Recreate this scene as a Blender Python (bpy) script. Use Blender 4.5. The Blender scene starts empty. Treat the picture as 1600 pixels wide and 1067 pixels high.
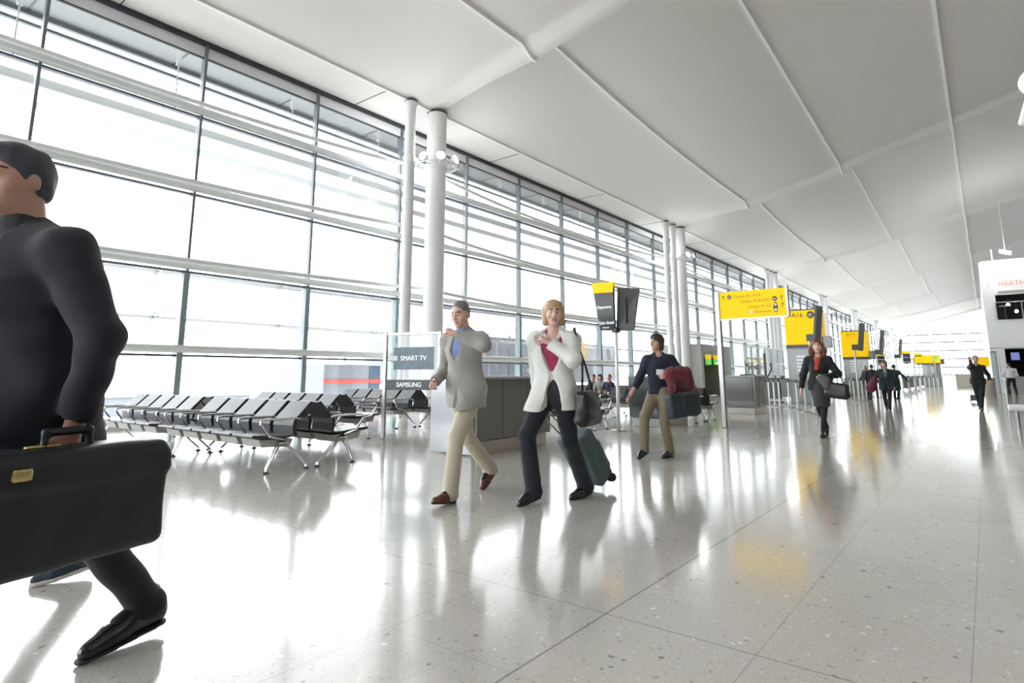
import bpy, math, random
import numpy as np
from mathutils import Matrix, Vector
random.seed(7); np.random.seed(7)
SC = bpy.context.scene
COL = SC.collection
PI = math.pi

# ------------------------------------------------------------------ camera
FPX, CX, CY, CAMH = 930.0, 800.0, 429.0, 1.12
def _n(v):
    v = np.array(v, float); return v/np.linalg.norm(v)
_d = _n([(1543-CX)/FPX, (585-CY)/FPX, 1])
_u = _n([(790-CX)/FPX, (-5100-CY)/FPX, 1]); _u = _n(_u-_d*(_u@_d))
_l = np.cross(_u, _d)
if _l[0] > 0: _l = -_l
RC = np.stack([_d, _l, _u], 1)
cam_d = bpy.data.cameras.new('camera'); cam = bpy.data.objects.new('camera', cam_d); COL.objects.link(cam)
cam_d.sensor_width = 36; cam_d.lens = 36*FPX/1600; cam_d.shift_y = -(533.5-CY)/1600
cam_d.clip_end = 2000; cam_d.clip_start = 0.05
M = Matrix.Identity(4)
for i in range(3):
    M[i][0] = RC[0][i]; M[i][1] = -RC[1][i]; M[i][2] = -RC[2][i]
M[2][3] = CAMH
cam.matrix_world = M
SC.camera = cam
def ray(x, y): return RC.T@np.array([(x-CX)/FPX, (y-CY)/FPX, 1])
def fl(x, y):
    r = ray(x, y); t = -CAMH/r[2]; return (r[0]*t, r[1]*t)

# ------------------------------------------------------------------ materials
def mat(name, color, rough=.5, metal=0., spec=.5, emit=None, es=1., noise=0., nscale=8., bump=0., bscale=40., sheen=0., coat=0., alpha=None):
    m = bpy.data.materials.new(name); m.use_nodes = True
    nt = m.node_tree; b = nt.nodes['Principled BSDF']
    c = tuple(color)+(1,)
    b.inputs['Base Color'].default_value = c; b.inputs['Roughness'].default_value = rough
    b.inputs['Metallic'].default_value = metal; b.inputs['Specular IOR Level'].default_value = spec
    if sheen: b.inputs['Sheen Weight'].default_value = sheen
    if coat: b.inputs['Coat Weight'].default_value = coat; b.inputs['Coat Roughness'].default_value = .15
    if emit: b.inputs['Emission Color'].default_value = tuple(emit)+(1,); b.inputs['Emission Strength'].default_value = es
    if noise or bump:
        tc = nt.nodes.new('ShaderNodeTexCoord')
    if noise:
        n = nt.nodes.new('ShaderNodeTexNoise'); n.inputs['Scale'].default_value = nscale; n.inputs['Detail'].default_value = 5
        nt.links.new(tc.outputs['Object'], n.inputs['Vector'])
        mx = nt.nodes.new('ShaderNodeMixRGB')
        mx.inputs[1].default_value = tuple(max(0, x*(1-noise)) for x in color)+(1,)
        mx.inputs[2].default_value = tuple(min(1, x*(1+noise)) for x in color)+(1,)
        nt.links.new(n.outputs['Fac'], mx.inputs[0]); nt.links.new(mx.outputs[0], b.inputs['Base Color'])
    if bump:
        n2 = nt.nodes.new('ShaderNodeTexNoise'); n2.inputs['Scale'].default_value = bscale; n2.inputs['Detail'].default_value = 4
        nt.links.new(tc.outputs['Object'], n2.inputs['Vector'])
        bp = nt.nodes.new('ShaderNodeBump'); bp.inputs['Strength'].default_value = bump; bp.inputs['Distance'].default_value = .01
        nt.links.new(n2.outputs['Fac'], bp.inputs['Height']); nt.links.new(bp.outputs[0], b.inputs['Normal'])
    return m

def glass_mat(name, tint=(1, 1, 1), refl=1.0, rough=.02, base=.04):
    m = bpy.data.materials.new(name); m.use_nodes = True; nt = m.node_tree
    nt.nodes.clear()
    out = nt.nodes.new('ShaderNodeOutputMaterial'); tr = nt.nodes.new('ShaderNodeBsdfTransparent')
    gl = nt.nodes.new('ShaderNodeBsdfGlossy'); mx = nt.nodes.new('ShaderNodeMixShader'); fr = nt.nodes.new('ShaderNodeFresnel')
    fr.inputs['IOR'].default_value = 1.45
    gl.inputs['Roughness'].default_value = rough; tr.inputs['Color'].default_value = tuple(tint)+(1,)
    mu = nt.nodes.new('ShaderNodeMath'); mu.operation = 'MULTIPLY'; mu.inputs[1].default_value = refl
    nt.links.new(fr.outputs[0], mu.inputs[0]); nt.links.new(mu.outputs[0], mx.inputs[0])
    nt.links.new(tr.outputs[0], mx.inputs[1]); nt.links.new(gl.outputs[0], mx.inputs[2]); nt.links.new(mx.outputs[0], out.inputs[0])
    return m

def floor_mat():
    m = bpy.data.materials.new('terrazzo_tiles'); m.use_nodes = True; nt = m.node_tree; N = nt.nodes; L = nt.links
    b = N['Principled BSDF']
    tc = N.new('ShaderNodeTexCoord'); sep = N.new('ShaderNodeSeparateXYZ'); L.new(tc.outputs['Object'], sep.inputs[0])
    def mth(op, a, b_=None, c=None):
        n = N.new('ShaderNodeMath'); n.operation = op
        for i, v in enumerate((a, b_, c)):
            if v is None: continue
            if isinstance(v, (int, float)): n.inputs[i].default_value = v
            else: L.new(v, n.inputs[i])
        return n.outputs[0]
    def joint(co, off, step, w):
        a = mth('ADD', co, -off+step*400.5); f = mth('MODULO', a, step); g = mth('SUBTRACT', f, step/2); h = mth('ABSOLUTE', g)
        return mth('LESS_THAN', h, w), mth('FLOOR', mth('DIVIDE', a, step))
    jx, ix = joint(sep.outputs[0], 2.68, .73, .0022); jy, iy = joint(sep.outputs[1], 1.545, .69, .0028)
    # movement joints: every sixth tile line, darker
    jx2, _ = joint(sep.outputs[0], 2.68, 4.38, .0035); jy2, _ = joint(sep.outputs[1], 1.545, 4.14, .0055)
    cmb = N.new('ShaderNodeCombineXYZ'); L.new(ix, cmb.inputs[0]); L.new(iy, cmb.inputs[1])
    wn = N.new('ShaderNodeTexWhiteNoise'); L.new(cmb.outputs[0], wn.inputs[0])
    base = N.new('ShaderNodeMixRGB'); base.inputs[1].default_value = (.55, .53, .485, 1); base.inputs[2].default_value = (.61, .59, .55, 1)
    L.new(wn.outputs[0], base.inputs[0])
    def chips(scale, thr, col, prev, amount=1.0):
        v = N.new('ShaderNodeTexVoronoi'); v.inputs['Scale'].default_value = scale
        dn = N.new('ShaderNodeTexNoise'); dn.inputs['Scale'].default_value = scale*.9; L.new(tc.outputs['Object'], dn.inputs['Vector'])
        ad = N.new('ShaderNodeMixRGB'); ad.blend_type = 'LINEAR_LIGHT'; ad.inputs[0].default_value = .55/scale; L.new(tc.outputs['Object'], ad.inputs[1]); L.new(dn.outputs['Color'], ad.inputs[2])
        L.new(ad.outputs[0], v.inputs['Vector'])
        sp = N.new('ShaderNodeSeparateColor'); L.new(v.outputs['Color'], sp.inputs[0])
        pick = mth('LESS_THAN', sp.outputs[0], thr)
        rad = mth('MULTIPLY', sp.outputs[1], .42)
        near = mth('LESS_THAN', v.outputs['Distance'], rad)
        fac = mth('MULTIPLY', mth('MULTIPLY', pick, near), amount)
        mx = N.new('ShaderNodeMixRGB'); L.new(fac, mx.inputs[0]); L.new(prev, mx.inputs[1]); mx.inputs[2].default_value = tuple(col)+(1,)
        return mx.outputs[0]
    c = base.outputs[0]
    c = chips(150, .55, (.78, .77, .74), c)
    c = chips(110, .6, (.44, .42, .38), c, .6); c = chips(80, .4, (.38, .37, .34), c, .6)
    c = chips(60, .25, (.48, .43, .36), c, .8)
    c = chips(42, .16, (.28, .27, .25), c, .6)
    c = chips(26, .05, (.17, .16, .15), c, .7)
    c = chips(33, .07, (.85, .84, .8), c, .9)
    ja = mth('MULTIPLY', mth('MAXIMUM', jx, jy), .42); jb = mth('MULTIPLY', mth('MAXIMUM', jx2, jy2), .75)
    j = mth('MAXIMUM', ja, jb)
    mx = N.new('ShaderNodeMixRGB'); L.new(j, mx.inputs[0]); L.new(c, mx.inputs[1]); mx.inputs[2].default_value = (.2, .2, .19, 1)
    L.new(mx.outputs[0], b.inputs['Base Color'])
    nz = N.new('ShaderNodeTexNoise'); nz.inputs['Scale'].default_value = 1.1; L.new(tc.outputs['Object'], nz.inputs['Vector'])
    r = N.new('ShaderNodeMapRange'); L.new(nz.outputs['Fac'], r.inputs[0]); r.inputs[3].default_value = .10; r.inputs[4].default_value = .17
    L.new(r.outputs[0], b.inputs['Roughness'])
    b.inputs['Specular IOR Level'].default_value = .5
    b.inputs['Coat Weight'].default_value = .22; b.inputs['Coat Roughness'].default_value = .08
    return m

MT = dict(
    floor=floor_mat(),
    ceil=mat('ceiling_fabric_white', (.80, .79, .765), .6, noise=.012, nscale=.6),
    seam=mat('ceiling_seam_white', (.86, .86, .84), .4),
    white=mat('white_paint', (.82, .83, .83), .35, noise=.02),
    wallw=mat('white_wall_panel', (.80, .81, .83), .45, noise=.015),
    mull=mat('mullion_dark_grey', (.14, .165, .18), .4),
    transom=mat('transom_white', (.72, .74, .73), .4),
    post=mat('lower_post_teal_grey', (.24, .31, .33), .4),
    tgasket=mat('transom_gasket_grey', (.10, .11, .14), .5),
    gasket=mat('gasket_black', (.03, .035, .04), .5),
    glass=glass_mat('facade_glass', (.97, .985, .99), .55),
    glass2=glass_mat('clear_glass', (.93, .965, .965), .9),
    steel=mat('brushed_steel', (.40, .39, .365), .32, 1., noise=.08, nscale=20),
    chrome=mat('polished_chrome', (.74, .75, .76), .16, 1.),
    leather=mat('black_leather', (.045, .047, .054), .42, noise=.15, nscale=30, bump=.15, bscale=160, coat=.08),
    leathergap=mat('black_shell', (.02, .02, .022), .5),
    under=mat('seat_underside_grey', (.42, .42, .40), .45),
    black=mat('black_plastic', (.018, .018, .02), .35),
    dgrey=mat('dark_grey_metal', (.075, .08, .085), .42, .2),
    screen=mat('dark_screen', (.05, .055, .062), .12, coat=.4),
    panel=mat('grey_glass_panel', (.17, .175, .17), .12, .0, coat=.6, noise=.1, nscale=3),
    panelw=mat('pale_glass_panel', (.62, .65, .69), .15, coat=.4),
    plinth=mat('stainless_plinth', (.62, .58, .53), .3, .85, noise=.08),
    counter=mat('counter_top_grey', (.42, .42, .40), .3),
    yellow=mat('sign_yellow', (.80, .49, .0), .5, spec=.25, emit=(1., .62, .0), es=.05),
    orange=mat('sign_side_yellow', (.8, .42, .03), .5),
    green=mat('sign_green', (.10, .45, .05), .5, emit=(.15, .9, .08), es=.05),
    text=mat('sign_text_black', (.03, .025, .02), .5),
    texto=mat('sign_text_amber', (.42, .27, .0), .5),
    textw=mat('screen_text_white', (.8, .82, .85), .5, emit=(.9, .95, 1), es=.08),
    red=mat('red_band', (.28, .035, .025), .4),
    redt=mat('pale_red_lettering', (.9, .38, .3), .4),
    lamp=mat('lamp_lit_white', (1, 1, 1), .4, emit=(1, 1, .98), es=9),
    dark=mat('dark_interior', (.035, .035, .04), .6),
    ground=mat('apron_concrete', (.66, .67, .66), .8, noise=.06, nscale=.2),
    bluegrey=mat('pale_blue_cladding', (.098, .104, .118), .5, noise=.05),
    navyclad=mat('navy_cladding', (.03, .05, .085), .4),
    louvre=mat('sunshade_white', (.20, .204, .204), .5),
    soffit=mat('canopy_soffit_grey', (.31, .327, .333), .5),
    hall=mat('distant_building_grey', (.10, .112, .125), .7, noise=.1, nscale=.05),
    tan=mat('warm_beige_panel', (.62, .40, .2), .5),
    wood=mat('dark_brown_interior', (.12, .07, .05), .5),
    bin=mat('bin_taupe', (.42, .38, .33), .5, noise=.1, nscale=12),
    teal=mat('teal_suitcase_fabric', (.085, .13, .138), .55, noise=.18, nscale=14, bump=.3, bscale=120),
    maroon=mat('maroon_wool', (.125, .007, .015), .8, noise=.2, nscale=12, bump=.4, bscale=60, sheen=.3),
    maroonbag=mat('maroon_bag_fabric', (.11, .01, .03), .6, noise=.15),
    bluebag=mat('slate_blue_bag', (.030, .040, .050), .55, noise=.2, nscale=14, bump=.25, bscale=90),
    blackbag=mat('black_bag_leather', (.018, .018, .017), .38, noise=.2, nscale=20, bump=.3, bscale=70),
    case=mat('black_briefcase_leather', (.010, .014, .016), .42, noise=.3, nscale=9, bump=.2, bscale=110),
    brass=mat('brass_clasp', (.62, .5, .22), .3, .9),
    paper=mat('white_paper', (.85, .86, .88), .6),
    greybundle=mat('grey_bundle_fabric', (.10, .10, .097), .8, noise=.3, nscale=18, bump=.5, bscale=40),
)
# ------------------------------------------------------------------ mesh builder
class MB:
    def __init__(s): s.v = []; s.f = []
    def add(s, vs, fs):
        o = len(s.v); s.v += [tuple(map(float, p)) for p in vs]; s.f += [tuple(i+o for i in f) for f in fs]; return s
    def box(s, c, size, rot=None):
        hx, hy, hz = size[0]/2, size[1]/2, size[2]/2
        P = [(sx*hx, sy*hy, sz*hz) for sz in (-1, 1) for sy in (-1, 1) for sx in (-1, 1)]
        if rot is not None: P = [tuple(rot@Vector(p)) for p in P]
        P = [(p[0]+c[0], p[1]+c[1], p[2]+c[2]) for p in P]
        return s.add(P, [(0, 2, 3, 1), (4, 5, 7, 6), (0, 1, 5, 4), (2, 6, 7, 3), (0, 4, 6, 2), (1, 3, 7, 5)])
    def b2(s, lo, hi):
        return s.box([(a+b)/2 for a, b in zip(lo, hi)], [abs(b-a) for a, b in zip(lo, hi)])
    def tube(s, pts, r, seg=8, caps=True):
        pts = [np.array(p, float) for p in pts]; n = len(pts); rs = r if isinstance(r, (list, tuple)) else [r]*n
        vs = []; prev = None
        for i in range(n):
            t = pts[min(i+1, n-1)]-pts[max(i-1, 0)]; t = t/(np.linalg.norm(t)+1e-9)
            if prev is None:
                a = np.array([0, 0, 1.]) if abs(t[2]) < .9 else np.array([1., 0, 0])
                u = np.cross(t, a)
            else: u = prev-t*(prev@t)
            u /= np.linalg.norm(u)+1e-9; prev = u; w = np.cross(t, u)
            for k in range(seg):
                an = 2*PI*k/seg; vs.append(pts[i]+rs[i]*(math.cos(an)*u+math.sin(an)*w))
        fs = [(i*seg+k, i*seg+(k+1) % seg, (i+1)*seg+(k+1) % seg, (i+1)*seg+k) for i in range(n-1) for k in range(seg)]
        if caps: fs += [tuple(range(seg))[::-1], tuple((n-1)*seg+k for k in range(seg))]
        return s.add(vs, fs)
    def lathe(s, prof, c=(0, 0, 0), seg=24):
        n = len(prof); vs = []
        for r, z in prof:
            for k in range(seg):
                a = 2*PI*k/seg; vs.append((c[0]+r*math.cos(a), c[1]+r*math.sin(a), c[2]+z))
        fs = [(i*seg+k, i*seg+(k+1) % seg, (i+1)*seg+(k+1) % seg, (i+1)*seg+k) for i in range(n-1) for k in range(seg)]
        fs += [tuple(range(seg))[::-1], tuple((n-1)*seg+k for k in range(seg))]
        return s.add(vs, fs)
    def prism(s, poly, fn0, fn1):
        n = len(poly)
        vs = [fn0(*p) for p in poly]+[fn1(*p) for p in poly]
        return s.add(vs, [tuple(range(n))[::-1], tuple(range(n, 2*n))]+[(i, (i+1) % n, n+(i+1) % n, n+i) for i in range(n)])
    def sphere(s, c, r, seg=14, rings=9):
        rr = r if isinstance(r, (list, tuple)) else (r, r, r); vs = []; fs = []
        for i in range(rings+1):
            th = PI*i/rings
            for k in range(seg):
                a = 2*PI*k/seg; vs.append((c[0]+rr[0]*math.sin(th)*math.cos(a), c[1]+rr[1]*math.sin(th)*math.sin(a), c[2]-rr[2]*math.cos(th)))
        for i in range(rings):
            for k in range(seg): fs.append((i*seg+k, i*seg+(k+1) % seg, (i+1)*seg+(k+1) % seg, (i+1)*seg+k))
        return s.add(vs, fs)
    def build(s, name, m, parent=None, smooth=False, bevel=0., loc=None, rot=None, segs=2):
        me = bpy.data.meshes.new(name); me.from_pydata(s.v, [], s.f); me.update(); me.validate()
        o = bpy.data.objects.new(name, me); COL.objects.link(o); me.materials.append(m)
        if smooth: me.polygons.foreach_set('use_smooth', [True]*len(me.polygons)); 
        if smooth == 'auto':
            try: me.set_sharp_from_angle(angle=R_(40))
            except Exception: pass
        if bevel:
            md = o.modifiers.new('bevel', 'BEVEL'); md.width = bevel; md.segments = segs; md.limit_method = 'ANGLE'; md.angle_limit = .6
        if parent: o.parent = parent
        if loc is not None: o.location = loc
        if rot is not None: o.rotation_euler = rot
        return o
def R_(d): return math.radians(d)
def rz(a): return Matrix.Rotation(a, 3, 'Z')
def ry(a): return Matrix.Rotation(a, 3, 'Y')
def rx(a): return Matrix.Rotation(a, 3, 'X')

def thing(name, label, cat, loc=(0, 0, 0), rot=0., group=None):
    o = bpy.data.objects.new(name, None); COL.objects.link(o); o.empty_display_size = .2
    o.location = loc; o.rotation_euler = (0, 0, rot) if not isinstance(rot, tuple) else rot
    return tag(o, label, cat, group)
def tag(o, label, cat, group=None):
    o['label'] = label; o['category'] = cat
    if group: o['group'] = group
    return o
def struct(o, label=None, cat=None):
    o['kind'] = 'structure'
    if label: o['label'] = label
    if cat: o['category'] = cat
    return o
def dup(root, loc, rot=None, label=None, group=None):
    def cp(o, par):
        c = o.copy(); COL.objects.link(c)
        if par: c.parent = par
        for ch in o.children: cp(ch, c)
        return c
    r = cp(root, None); r.location = loc
    if rot is not None: r.rotation_euler = (0, 0, rot)
    if label: r['label'] = label
    if group: r['group'] = group
    return r
def textobj(name, s, size, m, parent, mw, align='CENTER', ext=.002, sx=1.):
    c = bpy.data.curves.new(name+'_curve', 'FONT'); c.body = s; c.size = size; c.extrude = ext; c.align_x = align; c.align_y = 'CENTER'; c.resolution_u = 3
    t = bpy.data.objects.new(name+'_tmp', c); COL.objects.link(t)
    bpy.context.view_layer.update()
    me = bpy.data.meshes.new_from_object(t.evaluated_get(bpy.context.evaluated_depsgraph_get()))
    bpy.data.objects.remove(t); bpy.data.curves.remove(c)
    me.materials.clear(); me.materials.append(m)
    o = bpy.data.objects.new(name, me); COL.objects.link(o)
    if parent: o.parent = parent
    o.matrix_local = mw @ Matrix.Diagonal((sx, 1, 1, 1))
    return o
def face_mx(pos, right, up):
    r = Vector(right).normalized(); u = Vector(up).normalized(); n = r.cross(u)
    m = Matrix.Identity(4)
    for i in range(3): m[i][0] = r[i]; m[i][1] = u[i]; m[i][2] = n[i]; m[i][3] = pos[i]
    return m

def rep(name, mb, m, parent, locs, **kw):
    o = mb.build(name, m, parent, **kw); o.location = locs[0]
    for l in locs[1:]:
        c = o.copy(); COL.objects.link(c); c.location = l; c.parent = parent
    return o

EXPO = 3.25
SHOPW = mat('shop_wall_taupe', (.13, .105, .09), .7, noise=.1, nscale=.5)  # taupe of the unseen walls, darkened to dim the right of the ceiling
# ------------------------------------------------------------------ setting
YG, YC, PITCH, X0 = 14.3, 12.7, 18.9, 12.35
FOLD = [X0+PITCH*k for k in range(-2, 8)]          # fold / column lines
XEND = 150.0
o = MB().b2((-26, -16, -.3), (XEND+.3, 14.45, 0)).build('floor', MT['floor']); struct(o)
ZE = np.array([(15, 9.22), (12.7, 9.22), (10.65, 9.55), (8.6, 9.73), (6.4, 10.13), (4.26, 10.65), (2.25, 11.2), (0, 11.75), (-2.4, 12.35), (-8, 13.4), (-16, 13.6)])[::-1]
def ze(y): return float(np.interp(y, ZE[:, 0], ZE[:, 1]))
ST = np.array([(-16, 1.5), (0, 1.5), (4.45, 1.25), (8.9, 1.0), (11, .35), (12.7, 0), (15, 0)])
def st(y): return float(np.interp(y, ST[:, 0], ST[:, 1]))
PW = np.array([(-16, 1.), (0, 1.), (4.45, 1.1), (8.9, 3.2), (12.7, 3.2)])
def zc(t, y):
    s = st(y); p = float(np.interp(y, PW[:, 0], PW[:, 1]))
    lip = .24*min(1, s/.9); q = min(1, max(0, (t-.962)/.03)); q = q*q*(3-2*q)
    return ze(y)+s*(1-t)**p*1.0+lip*(1-q)*(1-(1-t)**6)
SEAM_Y = [8.9, 4.45, .1, -4.4, -8.9]
ys = sorted(set([12.7, 12.2, 11.7, 11.2, 10.6, 10, 9.4, 8.9, 8.2, 7.4, 6.6, 5.8, 5.1, 4.45, 3.6, 2.7, 1.8, .9, .1, -1, -2.2, -3.3, -4.4, -6, -7.5, -8.9, -11, -13.5, -16]))
ceil_root = None
for k in range(len(FOLD)):
    xa = FOLD[k]; xb = FOLD[k+1] if k+1 < len(FOLD) else XEND
    if xa > XEND-1: break
    nt_ = 46; ts = [i/36*.94 for i in range(37)]+[.94+.06*i/10 for i in range(1, 11)]
    mb = MB(); ny = len(ys)
    def X_of(t): return xa+(xb-xa)*t
    low = [(X_of(t), y, zc(t, y)) for t in ts for y in ys]
    up = [(x, y, z+.12) for x, y, z in low]
    F = []
    for i in range(nt_):
        for j in range(ny-1):
            a = i*ny+j; F.append((a, a+1, a+ny+1, a+ny)); 
    n = len(low)
    F2 = [(a+n, d+n, c+n, b+n) for a, b, c, d in F]
    side = []
    for j in range(ny-1):
        a = j; side.append((a, a+n, a+1+n, a+1)); a = nt_*ny+j; side.append((a, a+1, a+1+n, a+n))
    for i in range(nt_):
        a = i*ny; b = (i+1)*ny; side.append((a, b, b+n, a+n)); a = i*ny+ny-1; b = a+ny; side.append((a, a+n, b+n, b))
    mb.add(low+up, F+F2+side)
    c = mb.build('ceiling', MT['ceil'], smooth='auto'); struct(c)
    for sy in SEAM_Y:
        s = MB(); w = .06; d = .075
        vs = []; fs = []
        for i, t in enumerate(ts):
            z = zc(t, sy); x = X_of(t)
            vs += [(x, sy-w, z+.02), (x, sy-w*.6, z-d), (x, sy+w*.6, z-d), (x, sy+w, z+.02)]
        for i in range(nt_):
            for q in range(3): a = i*4+q; fs.append((a, a+4, a+5, a+1))
        fs += [(0, 1, 2, 3), tuple(nt_*4+q for q in (3, 2, 1, 0))]
        s.add(vs, fs); s.build('ceiling_seam', MT['seam'], c)
# flat soffit between columns and glass, with thin panel joints
o = MB().b2((-26, 12.72, 9.2), (XEND, 14.2, 9.36)).build('ceiling', MT['ceil']); struct(o); sof = o
s = MB().b2((-26, 12.66, 9.17), (XEND, 12.74, 9.22)); s.build('ceiling_seam', MT['seam'], sof)
rep('soffit_joint', MB().b2((-.012, 12.75, 9.19), (.012, 14.2, 9.205)), MT['dgrey'], sof, [(10.35+i*6.3-25.2, 0, 0) for i in range(20)])
o = MB().b2((-26.3, -16, 0), (-26, 3, 14.2)).build('wall_back', SHOPW); struct(o)  # unseen end wall, added to block light from the open back
# unseen opaque faces closing the ceiling steps, added to cut daylight
for k in range(1, len(FOLD)):
    vs = []; x = FOLD[k]-.02
    if x > XEND-2: break
    for y in ys:
        vs += [(x, y, ze(y)+.1), (x, y, zc(0, y)+.02)]
    fs = [(2*j, 2*j+1, 2*j+3, 2*j+2) for j in range(len(ys)-1)]
    o = MB().add(vs, fs).build('ceiling', MT['ceil']); struct(o)

# window wall, one structure object per structural bay
ZT = [1.69, 3.6, 5.45, 7.37]; ZTOP = 9.2
nb = 6; dx = PITCH/nb
XM0 = 12.28
wn = 0
k0 = -2
for b in range(k0, 8):
    xa = XM0+PITCH*b-.0; 
    if xa > XEND: break
    wn += 1
    fr = MB()
    for i in range(nb):
        x = xa+i*dx
        if x > XEND: continue
        fr.b2((x-.03, YG-.10, 0), (x+.03, YG+.10, ZTOP))
    w = fr.build('window_%d' % wn, MT['mull'], bevel=.006); struct(w)
    rep('lower_post', MB().b2((-.075, YG-.11, .12), (.055, YG+.12, 3.44)), MT['post'], w, [(xa+i*dx-.0, 0, 0) for i in range(nb) if xa+i*dx < XEND])
    xb = min(xa+PITCH, XEND)
    MB().b2((xa, YG-.12, ZTOP-.10), (xb, YG+.1, ZTOP+.02)).b2((xa, YG-.02, ZTOP-.42), (xb, YG+.04, ZTOP-.385)).build('head_rail', MT['gasket'], w)
    MB().b2((xa, YG-.01, ZTOP-.386), (xb, YG+.03, ZTOP-.10)).build('spandrel_strip', mat('spandrel_pale_grey', (.85, .84, .88), .5) if wn == 1 else bpy.data.materials['spandrel_pale_grey'], w)
    for z in ZT:
        MB().b2((xa, YG-.07, z-.15), (xb, YG+.06, z-.10)).build('transom_gasket', MT['tgasket'], w)
        t = MB(); 
        prof = [(YG-.10, z-.07), (YG-.20, z-.04), (YG-.24, z+.03), (YG-.20, z+.09), (YG-.10, z+.11)]
        t.prism(prof, lambda y, zz: (xa, y, zz), lambda y, zz: (xb, y, zz)); t.build('transom_beam', MT['transom'], w)
    MB().b2((xa, YG-.12, 0), (xb, YG+.1, .12)).build('sill_rail', MT['transom'], w)
    zz = [.12]+ZT+[ZTOP-.4]
    for i in range(nb):
        x = xa+i*dx
        if x+dx > XEND+.5: continue
        g = MB()
        for q in range(len(zz)-1): g.b2((x+.035, YG+.0, zz[q]), (x+dx-.035, YG+.02, zz[q+1]))
        g.build('glass_pane', MT['glass'], w)
# the wall zone to the right of the hall and far end
wr = MB()
BX, BY = 46.0, -.25
def bw(lo, hi): wr.b2(lo, hi)
# facade facing the camera with a balcony opening and a shop opening
bw((BX, -16, 2.62), (BX+.3, BY, 4.35)); bw((BX, -16, 5.85), (BX+.3, BY, 7.9))
bw((BX, -.85, 4.35), (BX+.3, BY, 5.85)); bw((BX, -.95, 0), (BX+.3, -.55, 2.62))
bw((BX+.3, BY-.3, 2.5), (XEND, BY, 7.6)); bw((BX+.3, -16, 7.6), (XEND, BY, 7.75)); bw((BX+3, BY-.3, 0), (XEND, BY, 2.5))
bw((BX+.3, -16, 4.15), (BX+9, -.55, 4.35))
o = wr.build('wall_right', MT['wallw'], bevel=.02); struct(o)
MB().b2((BX+.05, -16, 7.9), (BX+.25, BY-.1, 7.96)).build('coping', MT['white'], o)
MB().b2((BX+8.8, -16, 0), (BX+9, -.6, 7.6)).build('inner_back', MT['dark'], o)
MB().b2((BX+.32, -.62, 0), (BX+8.8, -.56, 7.6)).build('inner_side', MT['dark'], o)
MB().b2((BX-.02, -16, 2.66), (BX+.02, BY-.02, 2.70)).b2((BX-.02, -16, 5.90), (BX+.02, -1.0, 6.05)).b2((BX-.02, -.62, 6.3), (BX+.0, -.6, 7.0)).build('reveal_strip', MT['bin'], o)
o = MB().b2((-26, -16.3, 0), (XEND, -16, 14.2)).build('wall_outer', SHOPW); struct(o)
# far end glazed wall
fr = MB()
for i in range(15):
    y = 14.2-i*1.05
    fr.b2((XEND-.05, y-.07, 0), (XEND+.05, y+.07, 11.9))
for z in (1.1, 2.6, 4.2, 5.9, 7.6, 9.2): fr.b2((XEND-.07, -.2, z-.13), (XEND+.07, 14.3, z+.13))
o = fr.build('window_40', mat('end_wall_frame_grey', (.14, .15, .16), .5)); struct(o)
MB().b2((XEND+.0, -.2, 0), (XEND+.02, 14.3, 12)).build('glass_pane', MT['glass'], o)
MB().b2((XEND-.06, -.2, 1.0), (XEND+.06, 14.3, 1.2)).build('dark_rail', MT['dgrey'], o)

# ------------------------------------------------------------------ columns with lamp rings
cols = [X0+PITCH*k for k in range(0, 7)]
ORD = ['nearest', 'second', 'third', 'fourth', 'fifth', 'sixth', 'seventh']
ct = thing('column', 'nearest thick white round column, behind the advertising frame, ringed with lit lamps', 'column', (cols[0], YC, 0), 0, 'white columns along the window wall')
MB().lathe([(.30, .0), (.30, 9.17)], seg=40).build('shaft', MT['white'], ct, smooth='auto')
MB().lathe([(.34, 0), (.34, .12), (.31, .14)], seg=40).build('base_collar', MT['steel'], ct, smooth='auto')
MB().lathe([(.315, 9.155), (.315, 9.215)], seg=40).build('cap_ring', MT['dgrey'], ct, smooth='auto')
ring = MB()
pts = [(.62*math.cos(a), .62*math.sin(a), 7.45) for a in [2*PI*i/36 for i in range(37)]]
ring.tube(pts, .022, 8, False)
ring.lathe([(.305, 7.36), (.345, 7.36), (.345, 7.50), (.305, 7.50)], seg=36)
for a in range(8):
    an = a*PI/4+.2; ring.tube([(.32*math.cos(an), .32*math.sin(an), 7.44), (.62*math.cos(an), .62*math.sin(an), 7.45)], .018, 6)
ring.build('lamp_ring', MT['white'], ct, smooth='auto')
for a in range(8):
    an = a*PI/4+.2; d = Vector((math.cos(an), math.sin(an), .25)).normalized()
    R3 = d.to_track_quat('Z', 'Y').to_matrix()
    p = Vector((.62*math.cos(an), .62*math.sin(an), 7.56))
    lm = MB().lathe([(.05, -.10), (.10, -.05), (.135, .06), (.14, .10), (.128, .10), (.12, .07)], seg=20)
    lm.v = [tuple(R3@Vector(v)+p) for v in lm.v]
    h = lm.build('lamp_housing', MT['white'], ct, smooth='auto')
    ln = MB().lathe([(.118, .072), (.118, .085), (.06, .105), (.005, .11)], seg=20)
    ln.v = [tuple(R3@Vector(v)+p) for v in ln.v]; ln.build('lamp_lens', MT['lamp'], h, smooth='auto')
for i, x in enumerate(cols[1:], 1):
    lab = ['', 'second thick white column with lit lamp ring, behind the yellow arrow sign', 'third thick white column with lamp ring, just left of the taller yellow gate box', 'fourth thick white column, above the further yellow gate box', 'fifth white column, right of the further yellow gate box', 'sixth white column, small in the distance', 'furthest white column towards the end window'][i]
    dup(ct, (x, YC, 0), 0, lab)
pp = thing('pipe', 'slender white vertical pipe just left of the nearest column', 'pipe', (11.26, YC, 0), 0, 'slender white pipes beside the columns')
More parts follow.
